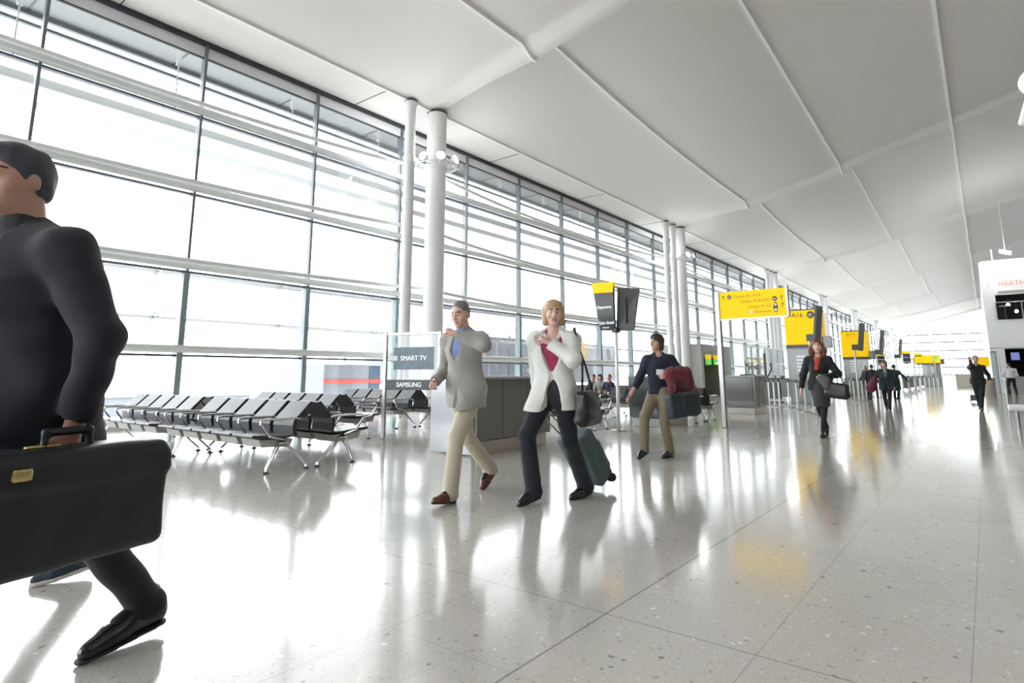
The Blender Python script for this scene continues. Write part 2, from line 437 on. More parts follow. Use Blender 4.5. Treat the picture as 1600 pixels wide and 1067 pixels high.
MB().lathe([(.155, 0), (.155, 9.0), (.19, 9.06), (.19, 9.17)], seg=28).build('pipe_shaft', MT['white'], pp, smooth='auto')
MB().lathe([(.165, 7.28), (.165, 7.5)], seg=28).build('pipe_clamp', MT['white'], pp, smooth='auto')
MB().lathe([(.195, 9.16), (.195, 9.205)], seg=20).build('pipe_neck', MT['dgrey'], pp, smooth='auto')
for i, x in enumerate(cols[1:6], 1):
    for q, off in enumerate((-1.85, -.95)):
        dup(pp, (x+off, YC, 0), 0, '%s slender white pipe left of the %s white column' % (('outer', 'inner')[q], ORD[i]))
# bowed tubes from column to column at transom heights
bn = 0
for b in range(-1, 7):
    xa = X0+PITCH*b; xb = xa+PITCH
    for z in (7.42, 5.5, 3.66):
        pts = []
        for i in range(25):
            t = i/24; s = 1-(2*t-1)**2
            pts.append((xa+PITCH*t, YC+.28+1.0*s**.8, z+.02))
        bn += 1
        o = MB().tube(pts, .055, 10).build('trim_%d' % bn, MT['white'], smooth='auto'); struct(o)
# ------------------------------------------------------------------ outside
o = MB().b2((-200, 14.6, -6.4), (420, 700, -6.2)).build('ground', MT['ground']); struct(o)
cn = thing('canopy', 'pale overhanging roof canopy outside the top of the window wall', 'canopy', (0, 0, 0))
MB().b2((-26, 14.45, 9.46), (XEND, 16.6, 9.56)).build('canopy_soffit', MT['soffit'], cn)
rep('soffit_joint', MB().b2((-.02, 14.45, 9.44), (.02, 16.6, 9.465)), MT['dgrey'], cn, [(-6.5+i*3.15, 0, 0) for i in range(40)])
MB().b2((-26, 15.55, 9.44), (XEND, 15.58, 9.465)).build('soffit_joint', MT['dgrey'], cn)
rail_m = mat('canopy_rail_grey', (.13, .155, .165), .5)
MB().b2((-26, 16.55, 9.36), (XEND, 16.68, 9.46)).build('edge_rail', rail_m, cn); MB().b2((-26, 16.55, 9.12), (XEND, 16.66, 9.2)).build('edge_rail', rail_m, cn)
rep('hanger_rod', MB().b2((-.05, 15.0, 8.75), (.05, 15.1, 9.3)).tube([(0, 15.05, 7.6), (0, 15.05, 9.46)], .016, 6), MT['soffit'], cn, [(XM0+dx*(i-6)-.3, 0, 0) for i in range(44)])
for n_, (z, yy, wd) in enumerate(((8.1, 15.9, .7), (7.75, 16.4, .7), (7.35, 16.9, .7), (3.5, 15.15, .42), (2.42, 15.15, .42))):
    lv = thing('sunshade_blade', ['uppermost pale sunshade blade outside the upper panes', 'second pale sunshade blade from the top outside the upper panes', 'third pale sunshade blade outside the upper panes', 'pale sunshade blade outside the glass below the third rail', 'lowest pale sunshade blade outside the glass above the bottom rail'][n_], 'sunshade', (0, 0, 0), 0, 'sunshade blades outside the window wall')
    prof = [(yy-wd/2, z), (yy-wd*.2, z+.07), (yy+wd*.25, z+.09), (yy+wd/2, z+.03), (yy+wd*.2, z-.02)]
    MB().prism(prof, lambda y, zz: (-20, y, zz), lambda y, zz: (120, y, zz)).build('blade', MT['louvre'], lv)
    if z < 4:
        br = MB(); x = 0
        br.tube([(x, 15.1, z+.05), (x-.0, 14.5, z+.35)], .014, 6); br.box((x, 15.0, z+.03), (.04, .4, .05)); br.tube([(x, 15.15, z-1.0), (x, 15.15, z)], .012, 6)
        rep('bracket', br, MT['steel'], lv, [(XM0+dx*(i-6)-.32, 0, 0) for i in range(40)])
# jet bridges
jb = thing('jet_bridge', 'pale grey jet bridge with a red stripe outside, left of the advertising frame', 'jet bridge', (15.1, 22, -1.6))
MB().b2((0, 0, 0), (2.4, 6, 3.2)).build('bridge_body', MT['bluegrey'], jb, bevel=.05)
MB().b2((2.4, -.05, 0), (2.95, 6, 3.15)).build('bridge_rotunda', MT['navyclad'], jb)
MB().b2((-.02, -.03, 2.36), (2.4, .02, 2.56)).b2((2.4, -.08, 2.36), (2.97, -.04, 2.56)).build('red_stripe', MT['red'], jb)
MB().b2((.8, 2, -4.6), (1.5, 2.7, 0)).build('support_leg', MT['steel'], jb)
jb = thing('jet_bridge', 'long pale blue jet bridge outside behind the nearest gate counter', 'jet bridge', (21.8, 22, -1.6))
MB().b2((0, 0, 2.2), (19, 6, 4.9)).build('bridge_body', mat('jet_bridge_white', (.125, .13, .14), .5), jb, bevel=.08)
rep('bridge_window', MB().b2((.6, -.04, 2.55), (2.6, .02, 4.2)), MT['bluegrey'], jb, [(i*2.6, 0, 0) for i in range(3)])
MB().b2((8.3, -.05, 2.5), (13.2, .02, 4.2)).build('warm_reflection', mat('pale_peach_reflection', (.15, .118, .09), .5), jb)  # peach patch painting the orange reflection of the counters, no bridge part
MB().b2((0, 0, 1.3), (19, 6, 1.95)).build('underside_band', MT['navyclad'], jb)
t = MB()
for i in range(9): t.tube([(i*2.1, .3, 4.9), (i*2.1+1.05, .3, 6.0), (i*2.1+2.1, .3, 4.9)], .06, 6)
t.tube([(0, .3, 6.0), (19, .3, 6.0)], .07, 6); t.build('roof_truss', MT['steel'], jb)
lp = thing('lamp_post', 'tall grey lamp post outside the glass, above the red striped jet bridge', 'lamp post', (19.05, 26, -6.2))
MB().tube([(0, 0, 0), (0, 0, 10.9)], [.12, .07], 8).build('post', MT['soffit'], lp)
MB().b2((-1.0, -.1, 10.3), (0, .1, 10.42)).b2((-1.25, -.2, 10.25), (-.6, .2, 10.45)).build('lamp_head', MT['soffit'], lp)
hz = [((40, 130, 0), (26, 12, 3.4)), ((70, 140, 0), (22, 14, 2.9)), ((96, 150, 0), (20, 12, 3.7)), ((14, 120, 0), (18, 12, 3.9)), ((-8, 115, 0), (16, 12, 3.2)), ((128, 150, 0), (26, 14, 3.2))]
labs = ['low pale blue building on the horizon, behind the gap between the left benches', 'low flat building on the horizon left of the jet bridge', 'low grey shed on the horizon, partly behind the jet bridge', 'low pale building on the horizon over the left bench backs', 'leftmost low building on the horizon behind the briefcase man', 'low building on the horizon hidden beside the jet bridges']
for (p, s), lb in zip(hz, labs):
    b = thing('airport_building', lb, 'building', (p[0], p[1], -6.2), 0, 'low buildings on the horizon')
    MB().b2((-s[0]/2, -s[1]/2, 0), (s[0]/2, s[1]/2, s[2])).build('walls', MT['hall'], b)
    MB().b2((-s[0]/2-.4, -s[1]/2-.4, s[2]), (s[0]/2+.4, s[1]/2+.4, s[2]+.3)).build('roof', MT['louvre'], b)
    rep('window', MB().b2((-s[0]/2+.5, -s[1]/2-.06, 1.2), (-s[0]/2+1.7, -s[1]/2+.02, 2.3)), MT['bluegrey'], b, [(i*2, 0, 0) for i in range(int(s[0]//2))])
# ------------------------------------------------------------------ seating
def make_bench():
    """five seat beam bench; length along local y (0..L), faces local -x, back plane near x=0"""
    t = thing('tandem_bench', 'x', 'bench')
    L = 2.58; n = 5; w = L/n
    MB().box((-.40, L/2, .345), (.10, L-.1, .05)).build('beam', MT['dgrey'], t, bevel=.008)
    for i in range(n):
        y0 = i*w+.02; y1 = (i+1)*w-.02
        # seat shell: profile in xz
        pr = [(-.80, .425), (-.79, .445), (-.60, .435), (-.40, .415), (-.27, .415), (-.22, .44), (-.22, .40), (-.40, .385), (-.62, .395), (-.77, .405)]
        MB().prism(pr, lambda x, z: (x, y0, z), lambda x, z: (x, y1, z)).build('seat', MT['leather'], t, bevel=.006)
        un = MB(); un.prism([(-.70, .39), (-.66, .30), (-.30, .28), (-.26, .37)], lambda x, z: (x, y0+.03, z), lambda x, z: (x, y1-.03, z))
        un.build('seat_pan', MT['under'], t, bevel=.006)
        bk = [(-.265, .40), (-.285, .52), (-.27, .585), (-.055, .80), (-.03, .80), (-.02, .785), (-.225, .575), (-.235, .52), (-.225, .40)]
        MB().prism(bk, lambda x, z: (x, y0+.018, z), lambda x, z: (x, y1-.018, z)).build('backrest', MT['leather'], t, bevel=.006)
    for i in range(n+1):
        y = min(max(i*w, .015), L-.015)
        MB().tube([(-.40, y, .37), (-.60, y, .42), (-.71, y, .565), (-.705, y, .60), (-.66, y, .612), (-.26, y, .612), (-.20, y, .60)], .014, 8).build('armrest', MT['chrome'], t, smooth='auto')
    for y in (.06, L-.06):
        lg = MB()
        for dy in (-.03, .03):
            lg.tube([(-.58, y+dy*.2, .02), (-.58, y+dy*.5, .05), (-.44, y+dy, .33)], .011, 6)
            lg.tube([(-.06, y+dy*.2, .02), (-.06, y+dy*.5, .05), (-.36, y+dy, .33)], .011, 6)
        lg.tube([(-.46, y-.04, .335), (-.34, y-.04, .335), (-.34, y+.04, .335), (-.46, y+.04, .335), (-.46, y-.04, .335)], .011, 6)
        lo = lg.build('leg', MT['chrome'], t, smooth='auto')
        MB().lathe([(.04, 0), (.04, .008), (.015, .02), (.012, .03)], (-.58, y, 0), 16).lathe([(.04, 0), (.04, .008), (.015, .02), (.012, .03)], (-.06, y, 0), 16).build('foot_pad', MT['black'], lo)
    return t
GRP = 'black five seat tandem benches in the waiting area'
b0 = make_bench(); b0['group'] = GRP
AX = 4.45
b0.location = (AX-.01, 6.60, 0)
b0['label'] = 'nearest black leather bench row facing left, in front of its twin back to back'
def bench(x, y, face, label, rot=0.):
    # face -1 : faces -x ; +1 : faces +x (rotated half a turn)
    if face < 0: return dup(b0, (x, y, 0), rot, label)
    r = PI+rot; return dup(b0, (x-2.58*math.sin(rot), y+2.58*math.cos(rot), 0), r, label)
bench(AX+.03, 6.60, 1, 'black bench row facing right, back to back with the nearest row, left of the frame')
bench(AX-.01, 9.44, -1, 'second black bench row facing left, further along behind the briefcase man')
bench(AX+.03, 9.44, 1, 'black bench row facing right, back of the second row beside the window')
CXb = 6.42
bench(CXb-.01, 8.75, -1, 'black bench row facing left, behind the nearest pair, backs seen over it')
bench(CXb+.03, 8.75, 1, 'black bench row facing right with open end, just left of the advertising frame')
DX = 9.3
bench(DX, 9.95, -1, 'black bench row seen under the advertising frame below its dark band')
bench(DX+.04, 9.95, 1, 'black bench row facing right behind the frame, hidden by the nearest gate counter')
EX = 10.75
bench(EX, 6.35, -1, 'black bench row with dark end, between the white coat woman and the screen post')
bench(EX+.04, 6.35, 1, 'black bench row facing right just behind the screen post')
bench(16.9, 8.55, -1, 'black bench row where three people sit, beyond the screen post')
bench(16.94, 8.55, 1, 'black bench row facing right beyond the screen post, below the three sitters')
bench(14.6, 5.45, -1, 'black bench row with dark end between the middle gate counter and sign pole')
bench(14.64, 5.45, 1, 'black bench row facing right, just left of the yellow sign pole')

# ------------------------------------------------------------------ advertising frame
af = thing('advertising_frame', 'glass advertising frame on steel posts with black lettered band, beside the benches', 'sign frame', (7.22, 8.64, 0))
ax = (6.72-8.64); 
p1 = np.array([0, 0.]); 
# right post sits behind the man in grey: along the ray through x=686
r_ = ray(686, 640); yR = 7.60; p2w = np.array([r_[0]/r_[1]*yR, yR]); 
dv = p2w-np.array([7.22, 8.64]); LW = float(np.linalg.norm(dv)); ang = math.atan2(dv[1], dv[0])
af.rotation_euler = (0, 0, ang)
for x in (0, LW):
    MB().b2((x-.035, -.03, 0), (x+.035, .03, 1.90)).build('post', MT['steel'], af, bevel=.01)
MB().b2((.035, -.025, 1.84), (LW-.035, .025, 1.89)).build('top_rail', MT['steel'], af, bevel=.006)
MB().b2((.04, -.008, 1.02), (LW-.04, .008, 1.84)).build('glass_pane', MT['glass2'], af)
bd = MB().b2((.03, -.045, .86), (LW-.03, .045, 1.04)).build('lettered_band', MT['dgrey'], af, bevel=.006)
scn = MB().b2((.18, -.02, 1.22), (LW-.12, -.0085, 1.62)).build('poster', mat('teal_dark_poster', (.07, .13, .17), .3, noise=.55, nscale=5), af)
# camera side is local -y or +y ?
side = 1 if (np.array([-math.sin(ang), math.cos(ang)])@(-np.array([7.22, 8.64]))) > 0 else -1
if side > 0:
    scn.location.y = .0285; 
rt = (1, 0, 0) if side < 0 else (-1, 0, 0)
textobj('lettering', 'SAMSUNG', .115, MT['textw'], bd, face_mx((LW*.47, side*.047, .95), rt, (0, 0, 1)), sx=.95)
textobj('poster_lettering', 'SMART TV', .12, MT['textw'], scn, face_mx((LW*.53, side*.024-(.0285 if side > 0 else 0), 1.42), rt, (0, 0, 1)), sx=.95)
MB().b2((.10, side*.012, 1.38), (.26, side*.022, 1.47)).build('white_tag', MT['paper'], af)

# ------------------------------------------------------------------ gate counters
def counter(x, y0, y1, x1, label):
    t = thing('gate_counter', label, 'counter', (x, y0, 0), 0, 'grey gate counters')
    Lx = x1-x; Ly = y1-y0
    MB().b2((.04, .04, 0), (Lx-.04, Ly-.04, .19)).build('plinth', MT['plinth'], t, bevel=.006)
    MB().b2((0, 0, .20), (Lx, Ly, 1.06)).build('cabinet', MT['panel'], t, bevel=.012)
    MB().b2((-.015, .05, .24), (-.0, Ly*.5, 1.0)).build('front_screen', MT['panel'], t)
    MB().b2((-.02, -.02, 1.06), (Lx+.02, Ly+.02, 1.10)).build('worktop', MT['counter'], t, bevel=.006)
    j = MB()
    for q in (.33, .66): j.b2((Lx*q-.004, -.004, .22), (Lx*q+.004, .002, 1.05))
    j.build('panel_joint', MT['dgrey'], t)
    # steel corner trims
    tr = MB()
    for px, py in ((-.006, -.006), (Lx-.004, -.006), (-.006, Ly-.004)): tr.b2((px, py, .2), (px+.012, py+.012, 1.06))
    tr.build('corner_trim', MT['steel'], t)
    return t
c1 = counter(6.45, 5.72, 6.58, 8.25, 'nearest grey gate counter, behind the man in the grey jacket')
c2 = counter(12.3, 5.55, 6.35, 13.75, 'second grey gate counter, behind the person carrying a maroon coat')
c3 = counter(17.8, 5.25, 6.05, 19.1, 'third grey gate counter, right of the yellow arrow sign pole')
# pale glass screen on the end of the nearest and second counters
for c, lab in ((c1, 'pale glass screen panel'), (c2, 'pale glass screen panel')):
    s = MB().b2((-.06, .05, .02), (-.03, .86 if c is c1 else .78, 1.12)).build('side_screen', MT['panelw'] if c is c1 else MT['glass2'], c, bevel=.004); s['label'] = lab
kb = MB()
for q in (.15, .45, .75): kb.tube([(q, .25, 1.1), (q, .25, 1.45)], .012, 6); kb.b2((q-.02, .2, 1.1), (q+.02, .3, 1.12))
kb.build('desk_stalk', MT['dgrey'], c3)
MB().b2((.2, .3, 1.1), (.5, .45, 1.14)).b2((.8, .3, 1.1), (1.0, .45, 1.14)).build('keyboard', MT['black'], c3)

# ------------------------------------------------------------------ information screens
def screen_unit(pos, rot, label, hgt=1.0, base=2.05, lean=.10, w=.50, second=True):
    """post with two back to back leaning screens; screens face local -x"""
    t = thing('information_screen', label, 'screen', (pos[0], pos[1], 0), rot, 'flight information screens on posts')
    MB().tube([(0, 0, .02), (0, 0, base+.1)], .035, 16).build('post', MT['steel'], t, smooth='auto')
    MB().lathe([(.16, 0), (.16, .012), (.05, .02)], seg=24).build('base_plate', MT['steel'], t)
    sp = MB()
    def scr(mb, x0, x1, z0, z1, y0, y1, ln):
        mb.add([(x+(-ln*(z-base)), y, z) for x in (x0, x1) for y in (y0, y1) for z in (z0, z1)],
               [(0, 1, 3, 2), (4, 6, 7, 5), (0, 4, 5, 1), (2, 3, 7, 6), (0, 2, 6, 4), (1, 5, 7, 3)])
    scr(sp, -.11, -.05, base, base+hgt, -w/2, w/2, lean*1.0)
    s1 = sp.build('screen', MT['screen'], t, bevel=.008)
    hd = MB(); scr(hd, -.125, -.045, base+hgt*.80, base+hgt*1.0, -w/2-.005, w/2+.005, lean); hd.build('yellow_header', MT['yellow'], s1, bevel=.004)
    for tx, z, sz in (('Departures', base+hgt*.50, .075), ('Gate closed', base+hgt*.14, .085)):
        textobj('screen_lettering', tx, sz, MT['textw'], s1, face_mx((-.113-lean*(z-base), 0, z), (0, -1, 0), (-lean, 0, 1)))
    if second:
        s2 = MB(); scr(s2, .04, .10, base, base+hgt*.92, -w/2, w/2, -lean); s2 = s2.build('back_screen', MT['dgrey'], t, bevel=.012)
    MB().b2((-.09, -.06, base-.03), (.09, .06, base+.06)).build('bracket', MT['dgrey'], t, bevel=.006)
    return t
# near unit : front screen turned to the camera, back screen splayed to the right
t = thing('information_screen', 'dark double screen with yellow header on a white post, right of the white coat woman', 'screen', (11.27, 6.08, 0), 0, 'flight information screens on posts')
MB().tube([(0, 0, .0), (0, 0, 2.1)], .036, 16).build('post', MT['white'], t, smooth='auto')
MB().lathe([(.16, 0), (.16, .012), (.05, .02)], seg=24).build('base_plate', MT['steel'], t)
def wpt(x, y, X): r = ray(x, y); return Vector((r[0], r[1], r[2]))*(X/r[0])+Vector((0, 0, CAMH))
def slab(quad, thick, ndir):
    q = [Vector(p) for p in quad]; n = Vector(ndir)*thick
    mb = MB(); mb.add([tuple(p) for p in q]+[tuple(p+n) for p in q], [(0, 1, 2, 3), (7, 6, 5, 4), (0, 4, 5, 1), (1, 5, 6, 2), (2, 6, 7, 3), (3, 7, 4, 0)]); return mb
B = Vector((11.27, 6.08, 0))
yl, yr = .36, -.14
def fr_(y, z): return (-.10-.12*(z-2.05), y, z)
W0 = .22
q = [fr_(.33, 2.06), fr_(-.02-.0, 2.04), fr_(-.08, 3.02), fr_(.43, 3.04)]
s1 = slab(q, .07, (1, 0, 0)).build('screen', MT['screen'], t, bevel=.008)
q = [(p[0]-.012, p[1], p[2]) for p in (fr_(.405, 2.85), fr_(-.065, 2.84), fr_(-.085, 3.05), fr_(.435, 3.07))]
slab(q, .09, (1, 0, 0)).build('yellow_header', MT['yellow'], s1, bevel=.004)
textobj('screen_lettering', 'Departures', .085, MT['textw'], s1, face_mx((-.11-.12*.45, .17, 2.54), (0, -1, 0), (-.12, 0, 1)), sx=.85)
textobj('screen_lettering', 'Gate closed', .095, MT['textw'], s1, face_mx((-.11-.12*.16, .15, 2.21), (0, -1, 0), (-.12, 0, 1)), sx=.8)
textobj('screen_lettering', 'Please wait', .04, MT['textw'], s1, face_mx((-.11-.12*.06, .17, 2.11), (0, -1, 0), (-.12, 0, 1)), sx=.8)
q = [(.06, .02, 2.04), (.16, -.34, 2.05), (.22, -.47, 2.93), (.05, -.03, 2.97)]
s2 = slab(q, .06, (1, .2, 0)).build('back_screen', MT['dgrey'], t, bevel=.012)
MB().b2((.06, -.22, 2.2), (.085, -.19, 2.75)).build('cable_cover', MT['black'], s2)
MB().b2((-.1, -.05, 2.0), (.1, .05, 2.1)).build('bracket', MT['dgrey'], t, bevel=.006)

# edge-on units : the screen faces local -y, seen along its edge
def edge_unit(pos, label, base, hgt):
    t = thing('information_screen', label, 'screen', (pos[0], pos[1], 0), R_(-4), 'flight information screens on posts')
    MB().tube([(0, .17, 0), (0, .17, base)], .036, 14).build('post', MT['white'], t, smooth='auto')
    MB().lathe([(.16, 0), (.16, .012), (.05, .02)], (0, .17, 0), seg=24).build('base_plate', MT['steel'], t)
    MB().b2((-.16, -.02, base-.02), (.16, .23, base+.20)).build('bracket', MT['dgrey'], t, bevel=.01)
    pr = [(0, base-.05), (-.09, base-.05), (-.24, base+hgt), (-.15, base+hgt)]
    s = MB().prism(pr, lambda y, z: (-.30, y, z), lambda y, z: (.30, y, z)).build('screen', MT['dgrey'], t, bevel=.01)
    return t
edge_unit((21.7, 4.35), 'edge-on dark screen on a post in front of the taller yellow gate box', 2.24, 1.12)
edge_unit((28.6, 4.10), 'edge-on dark screen on a white pole in front of the further yellow gate box', 2.16, 1.08)
edge_unit((35.1, 4.12), 'edge-on dark screen on a pole just right of the further gate box', 2.15, 1.15)
edge_unit((44.2, 4.20), 'edge-on dark screen on a pole above the dark coated group, furthest right', 2.15, 1.15)
screen_unit((35.6, 4.17), R_(6), 'small dark screen with yellow header above the standing group', .56, 1.60, .05, .36, False)
screen_unit((58.5, 5.05), R_(4), 'left of two tiny dark screens far along the hall', 1.0, 2.0, .05, .55, False)
screen_unit((62.5, 4.55), R_(4), 'right of two tiny dark screens far along the hall, under the far yellow sign', 1.0, 1.95, .05, .55, False)

# ------------------------------------------------------------------ yellow arrow sign
def plane_icon(mb, c, r, rt, up):
    pass
def icon(parent, c, r, right, up, kind, m1, m2, depth=.004):
    rt = Vector(right).normalized(); u = Vector(up).normalized(); n = rt.cross(u)
    def P(a, b, d): return tuple(Vector(c)+rt*a+u*b+n*d)
    mb = MB(); seg = 24
    pol = [(r*math.cos(2*PI*i/seg), r*math.sin(2*PI*i/seg)) for i in range(seg)]
    if kind == 'oval': pol = [(x*.8, y*2.0+(0)) for x, y in pol]
    mb.prism(pol, lambda a, b: P(a, b, 0), lambda a, b: P(a, b, depth))
    o = mb.build('pictogram', m1, parent)
    if kind == 'plane':
        w = MB()
        for poly in ([(-.75, -.05), (.55, .32), (.72, .22), (-.5, -.22)], [(-.1, .05), (-.35, .5), (-.15, .48), (.3, .2)], [(-.7, -.02), (-.8, .25), (-.62, .2), (-.45, -.02)], [(-.7, -.42), (.65, -.42), (.6, -.55), (-.6, -.55)]):
            w.prism([(a*r, b*r) for a, b in poly], lambda a, b: P(a, b, depth), lambda a, b: P(a, b, depth+.003))
        w.build('plane_symbol', m2, o)
    elif kind == 'oval':
        w = MB()
        for cy_ in (.95, -.95):
            pl = [(.45*r*math.cos(2*PI*i/12), cy_*r+.6*r*math.sin(2*PI*i/12)) for i in range(12)]
            w.prism(pl, lambda a, b: P(a, b, depth), lambda a, b: P(a, b, depth+.003))
        w.build('person_symbol', m2, o)
    return o
def arrow(parent, c, s, right, up, m):
    rt = Vector(right).normalized(); u = Vector(up).normalized(); n = rt.cross(u)
    def P(a, b, d): return tuple(Vector(c)+rt*a*s+u*b*s+n*d)
    mb = MB()
    mb.prism([(-.10, -1), (.10, -1), (.10, .8), (-.10, .8)], lambda a, b: P(a, b, 0), lambda a, b: P(a, b, .004))
    mb.prism([(0, 1), (-.6, .4), (-.6, .15), (0, .72), (.6, .15), (.6, .4)], lambda a, b: P(a, b, 0), lambda a, b: P(a, b, .005))
    return mb.build('arrow', m, parent)
sg = thing('hanging_sign', 'yellow direction sign with arrows on a grey post, above the third gate counter', 'sign', (13.2, 4.56, 0))
MB().b2((-.05, -.05, 0), (.07, .05, 2.92)).build('post', MT['steel'], sg, bevel=.012)
MB().b2((-.05, -1.48, 2.31), (.07, -1.43, 2.96)).build('end_post', MT['steel'], sg, bevel=.01)
sb = MB().b2((-.03, -1.43, 2.33), (.05, -.05, 2.92)).build('sign_board', MT['yellow'], sg, bevel=.006)
MB().b2((-.04, -1.44, 2.30), (.06, -.05, 2.33)).build('bottom_rail', MT['steel'], sg)
RT, UP = (0, -1, 0), (0, 0, 1)
fx = -.032
textobj('sign_lettering', 'Gates A1-A26', .105, MT['texto'], sb, face_mx((fx, -.36, 2.80), RT, UP), 'LEFT', sx=.95)
textobj('sign_lettering', 'Gates A18-A21', .105, MT['texto'], sb, face_mx((fx, -1.13, 2.685), RT, UP), 'RIGHT', sx=.95)
textobj('sign_lettering', 'Lounges A1-A2', .08, MT['texto'], sb, face_mx((fx, -1.13, 2.56), RT, UP), 'RIGHT', sx=.95)
textobj('sign_lettering', 'Restrooms', .08, MT['texto'], sb, face_mx((fx, -1.13, 2.45), RT, UP), 'RIGHT', sx=.95)
icon(sb, (fx, -.27, 2.80), .045, RT, UP, 'plane', MT['text'], MT['paper'])
icon(sb, (fx, -1.21, 2.70), .05, RT, UP, 'plane', MT['text'], MT['paper'])
icon(sb, (fx, -1.22, 2.52), .055, RT, UP, 'oval', MT['text'], MT['paper'])
icon(sb, (fx, -.72, 2.45), .035, RT, UP, 'plain', MT['paper'], MT['paper'])
arrow(sb, (fx, -.14, 2.79), .05, RT, UP, MT['text']); arrow(sb, (fx, -1.35, 2.71), .05, RT, UP, MT['text']); arrow(sb, (fx, -1.36, 2.56), .05, RT, UP, MT['text'])

# ------------------------------------------------------------------ gate boxes A16, A17
def gate_box(x, y0, y1, z0, z1, text, label, plane=True):
    t = thing('gate_sign', label, 'gate sign', (x, (y0+y1)/2, 0), 0, 'yellow gate number boxes')
    w = (y1-y0)/2
    MB().b2((0, -w+.02, 0), (1.2, w-.02, z0-.12)).build('lower_cabinet', MT['panel'], t, bevel=.01)
    MB().b2((-.01, -w, z0-.12), (1.21, w, z0)).b2((-.01, -w, z1), (1.21, w, z1+.05)).build('edge_band', MT['dgrey'], t)
    bx = MB().b2((0, -w, z0), (1.2, w, z1)).build('yellow_box', MT['yellow'], t, bevel=.008)
    textobj('gate_number', text, .27, MT['texto'] if not plane else MT['text'], bx, face_mx((-.004, w*.20, z1-.19), RT, UP), sx=.95)
    if plane: icon(bx, (-.004, -w*.60, z1-.19), .135, RT, UP, 'plane', MT['text'], MT['paper'])
    g = MB(); g.b2((-.02, -w+.1, .1), (-.0, -w+.3, z0-.2)); g.b2((-.02, -w+.36, .1), (-.0, w-.1, z0-.2)); g.build('glass_door', mat('grey_green_glass', (.22, .25, .24), .1, coat=.6), t)
    p = MB()
    for i in range(5): p.b2((-.03, -w+.55, 1.25+i*.13), (-.02, -w+.85, 1.33+i*.13))
    p.build('notice_rows', MT['panelw'], t)
    s = MB().b2((.35, -w-.32, z0-.12), (.75, -w-.02, z0+.32)).build('side_monitor', MT['screen'], t, bevel=.01)
    return t
gate_box(25.0, 4.87, 6.06, 2.26, 3.58, 'A16', 'taller yellow gate box numbered A16, behind the woman in the black suit')
gate_box(36.4, 4.84, 6.04, 2.05, 3.40, 'A17', 'further yellow gate box numbered A17, left of the standing group', False)
gate_box(70.0, 3.4, 4.9, 2.2, 2.9, '', 'small far yellow gate box near the end of the hall', False)

# far yellow sign
sg2 = thing('hanging_sign', 'tiny far yellow board on posts towards the end window', 'sign', (60, 0, 0))
a = ray(1428, 557); b = ray(1459, 567); ya, yb = a[1]/a[0]*60, b[1]/b[0]*60; za, zb = CAMH+a[2]/a[0]*60, CAMH+b[2]/b[0]*60
MB().b2((-.04, yb, zb), (.04, ya, za)).build('sign_board', MT['yellow'], sg2)
MB().b2((-.05, ya, 0), (.05, ya+.1, za)).build('post', MT['steel'], sg2); MB().b2((-.05, yb-.1, 0), (.05, yb, za)).build('post', MT['steel'], sg2)
a = ray(1453, 566); ms = MB(); 
gs = thing('exit_sign', 'tiny green lit sign below the far yellow board', 'sign', (66, a[1]/a[0]*66, 2.5))
MB().b2((-.05, -.6, 0), (.05, .5, .25)).build('sign_board', MT['green'], gs); MB().b2((-.02, -.02, -2.5), (.02, .02, 0)).build('post', MT['steel'], gs)

# ------------------------------------------------------------------ belt barriers
def stanchion(label):
    t = thing('belt_stanchion', label, 'stanchion', (0, 0, 0), 0, 'steel belt stanchions beside the gates')
    MB().tube([(0, 0, .01), (0, 0, .86)], .028, 14).build('post', MT['white'], t, smooth='auto')
    MB().lathe([(.15, 0), (.15, .012), (.04, .03)], seg=24).build('base', MT['steel'], t, smooth='auto')
    MB().lathe([(.034, .86), (.034, .95), (.02, .955)], seg=16).build('belt_head', MT['black'], t, smooth='auto')
    return t
st0 = stanchion('x')
rows = [([(1203, 634), (1211, 635), (1219, 636), (1234, 637), (1247, 640), (1260, 644), (1272, 647)], 'before the taller gate box'),
        ([(1322, 622), (1330, 624), (1336, 627), (1349, 626), (1355, 625), (1362, 621)], 'before the further gate box'),
        ([(1412, 612), (1421, 611), (1430, 609.5), (1438, 608.5), (1446, 607.5), (1453, 606.5), (1460, 606), (1467, 605.2), (1474, 604.6), (1480, 604)], 'in the far row')]
NUM = ['first', 'second', 'third', 'fourth', 'fifth', 'sixth', 'seventh', 'eighth', 'ninth', 'tenth']
first = True
for pts, where in rows:
    prev = None
    for i, p in enumerate(pts):
        x, y = fl(*p)
        lab = '%s white belt stanchion from the left, %s' % (NUM[i], where)
        if first: o = st0; o.location = (x, y, 0); o['label'] = lab; first = False
        else: o = dup(st0, (x, y, 0), 0, lab)
        if prev is not None:
            dxy = (prev[0]-x, prev[1]-y)
            n = Vector((-dxy[1], dxy[0], 0)).normalized()*.003
            mb = MB(); mb.add([(n.x, n.y, .88), (dxy[0]+n.x, dxy[1]+n.y, .88), (dxy[0]+n.x, dxy[1]+n.y, .93), (n.x, n.y, .93), (-n.x, -n.y, .88), (dxy[0]-n.x, dxy[1]-n.y, .88), (dxy[0]-n.x, dxy[1]-n.y, .93), (-n.x, -n.y, .93)],
                             [(0, 1, 2, 3), (7, 6, 5, 4), (0, 4, 5, 1), (3, 2, 6, 7), (0, 3, 7, 4), (1, 5, 6, 2)]); mb.build('belt', MT['black'], o)
        prev = (x, y)
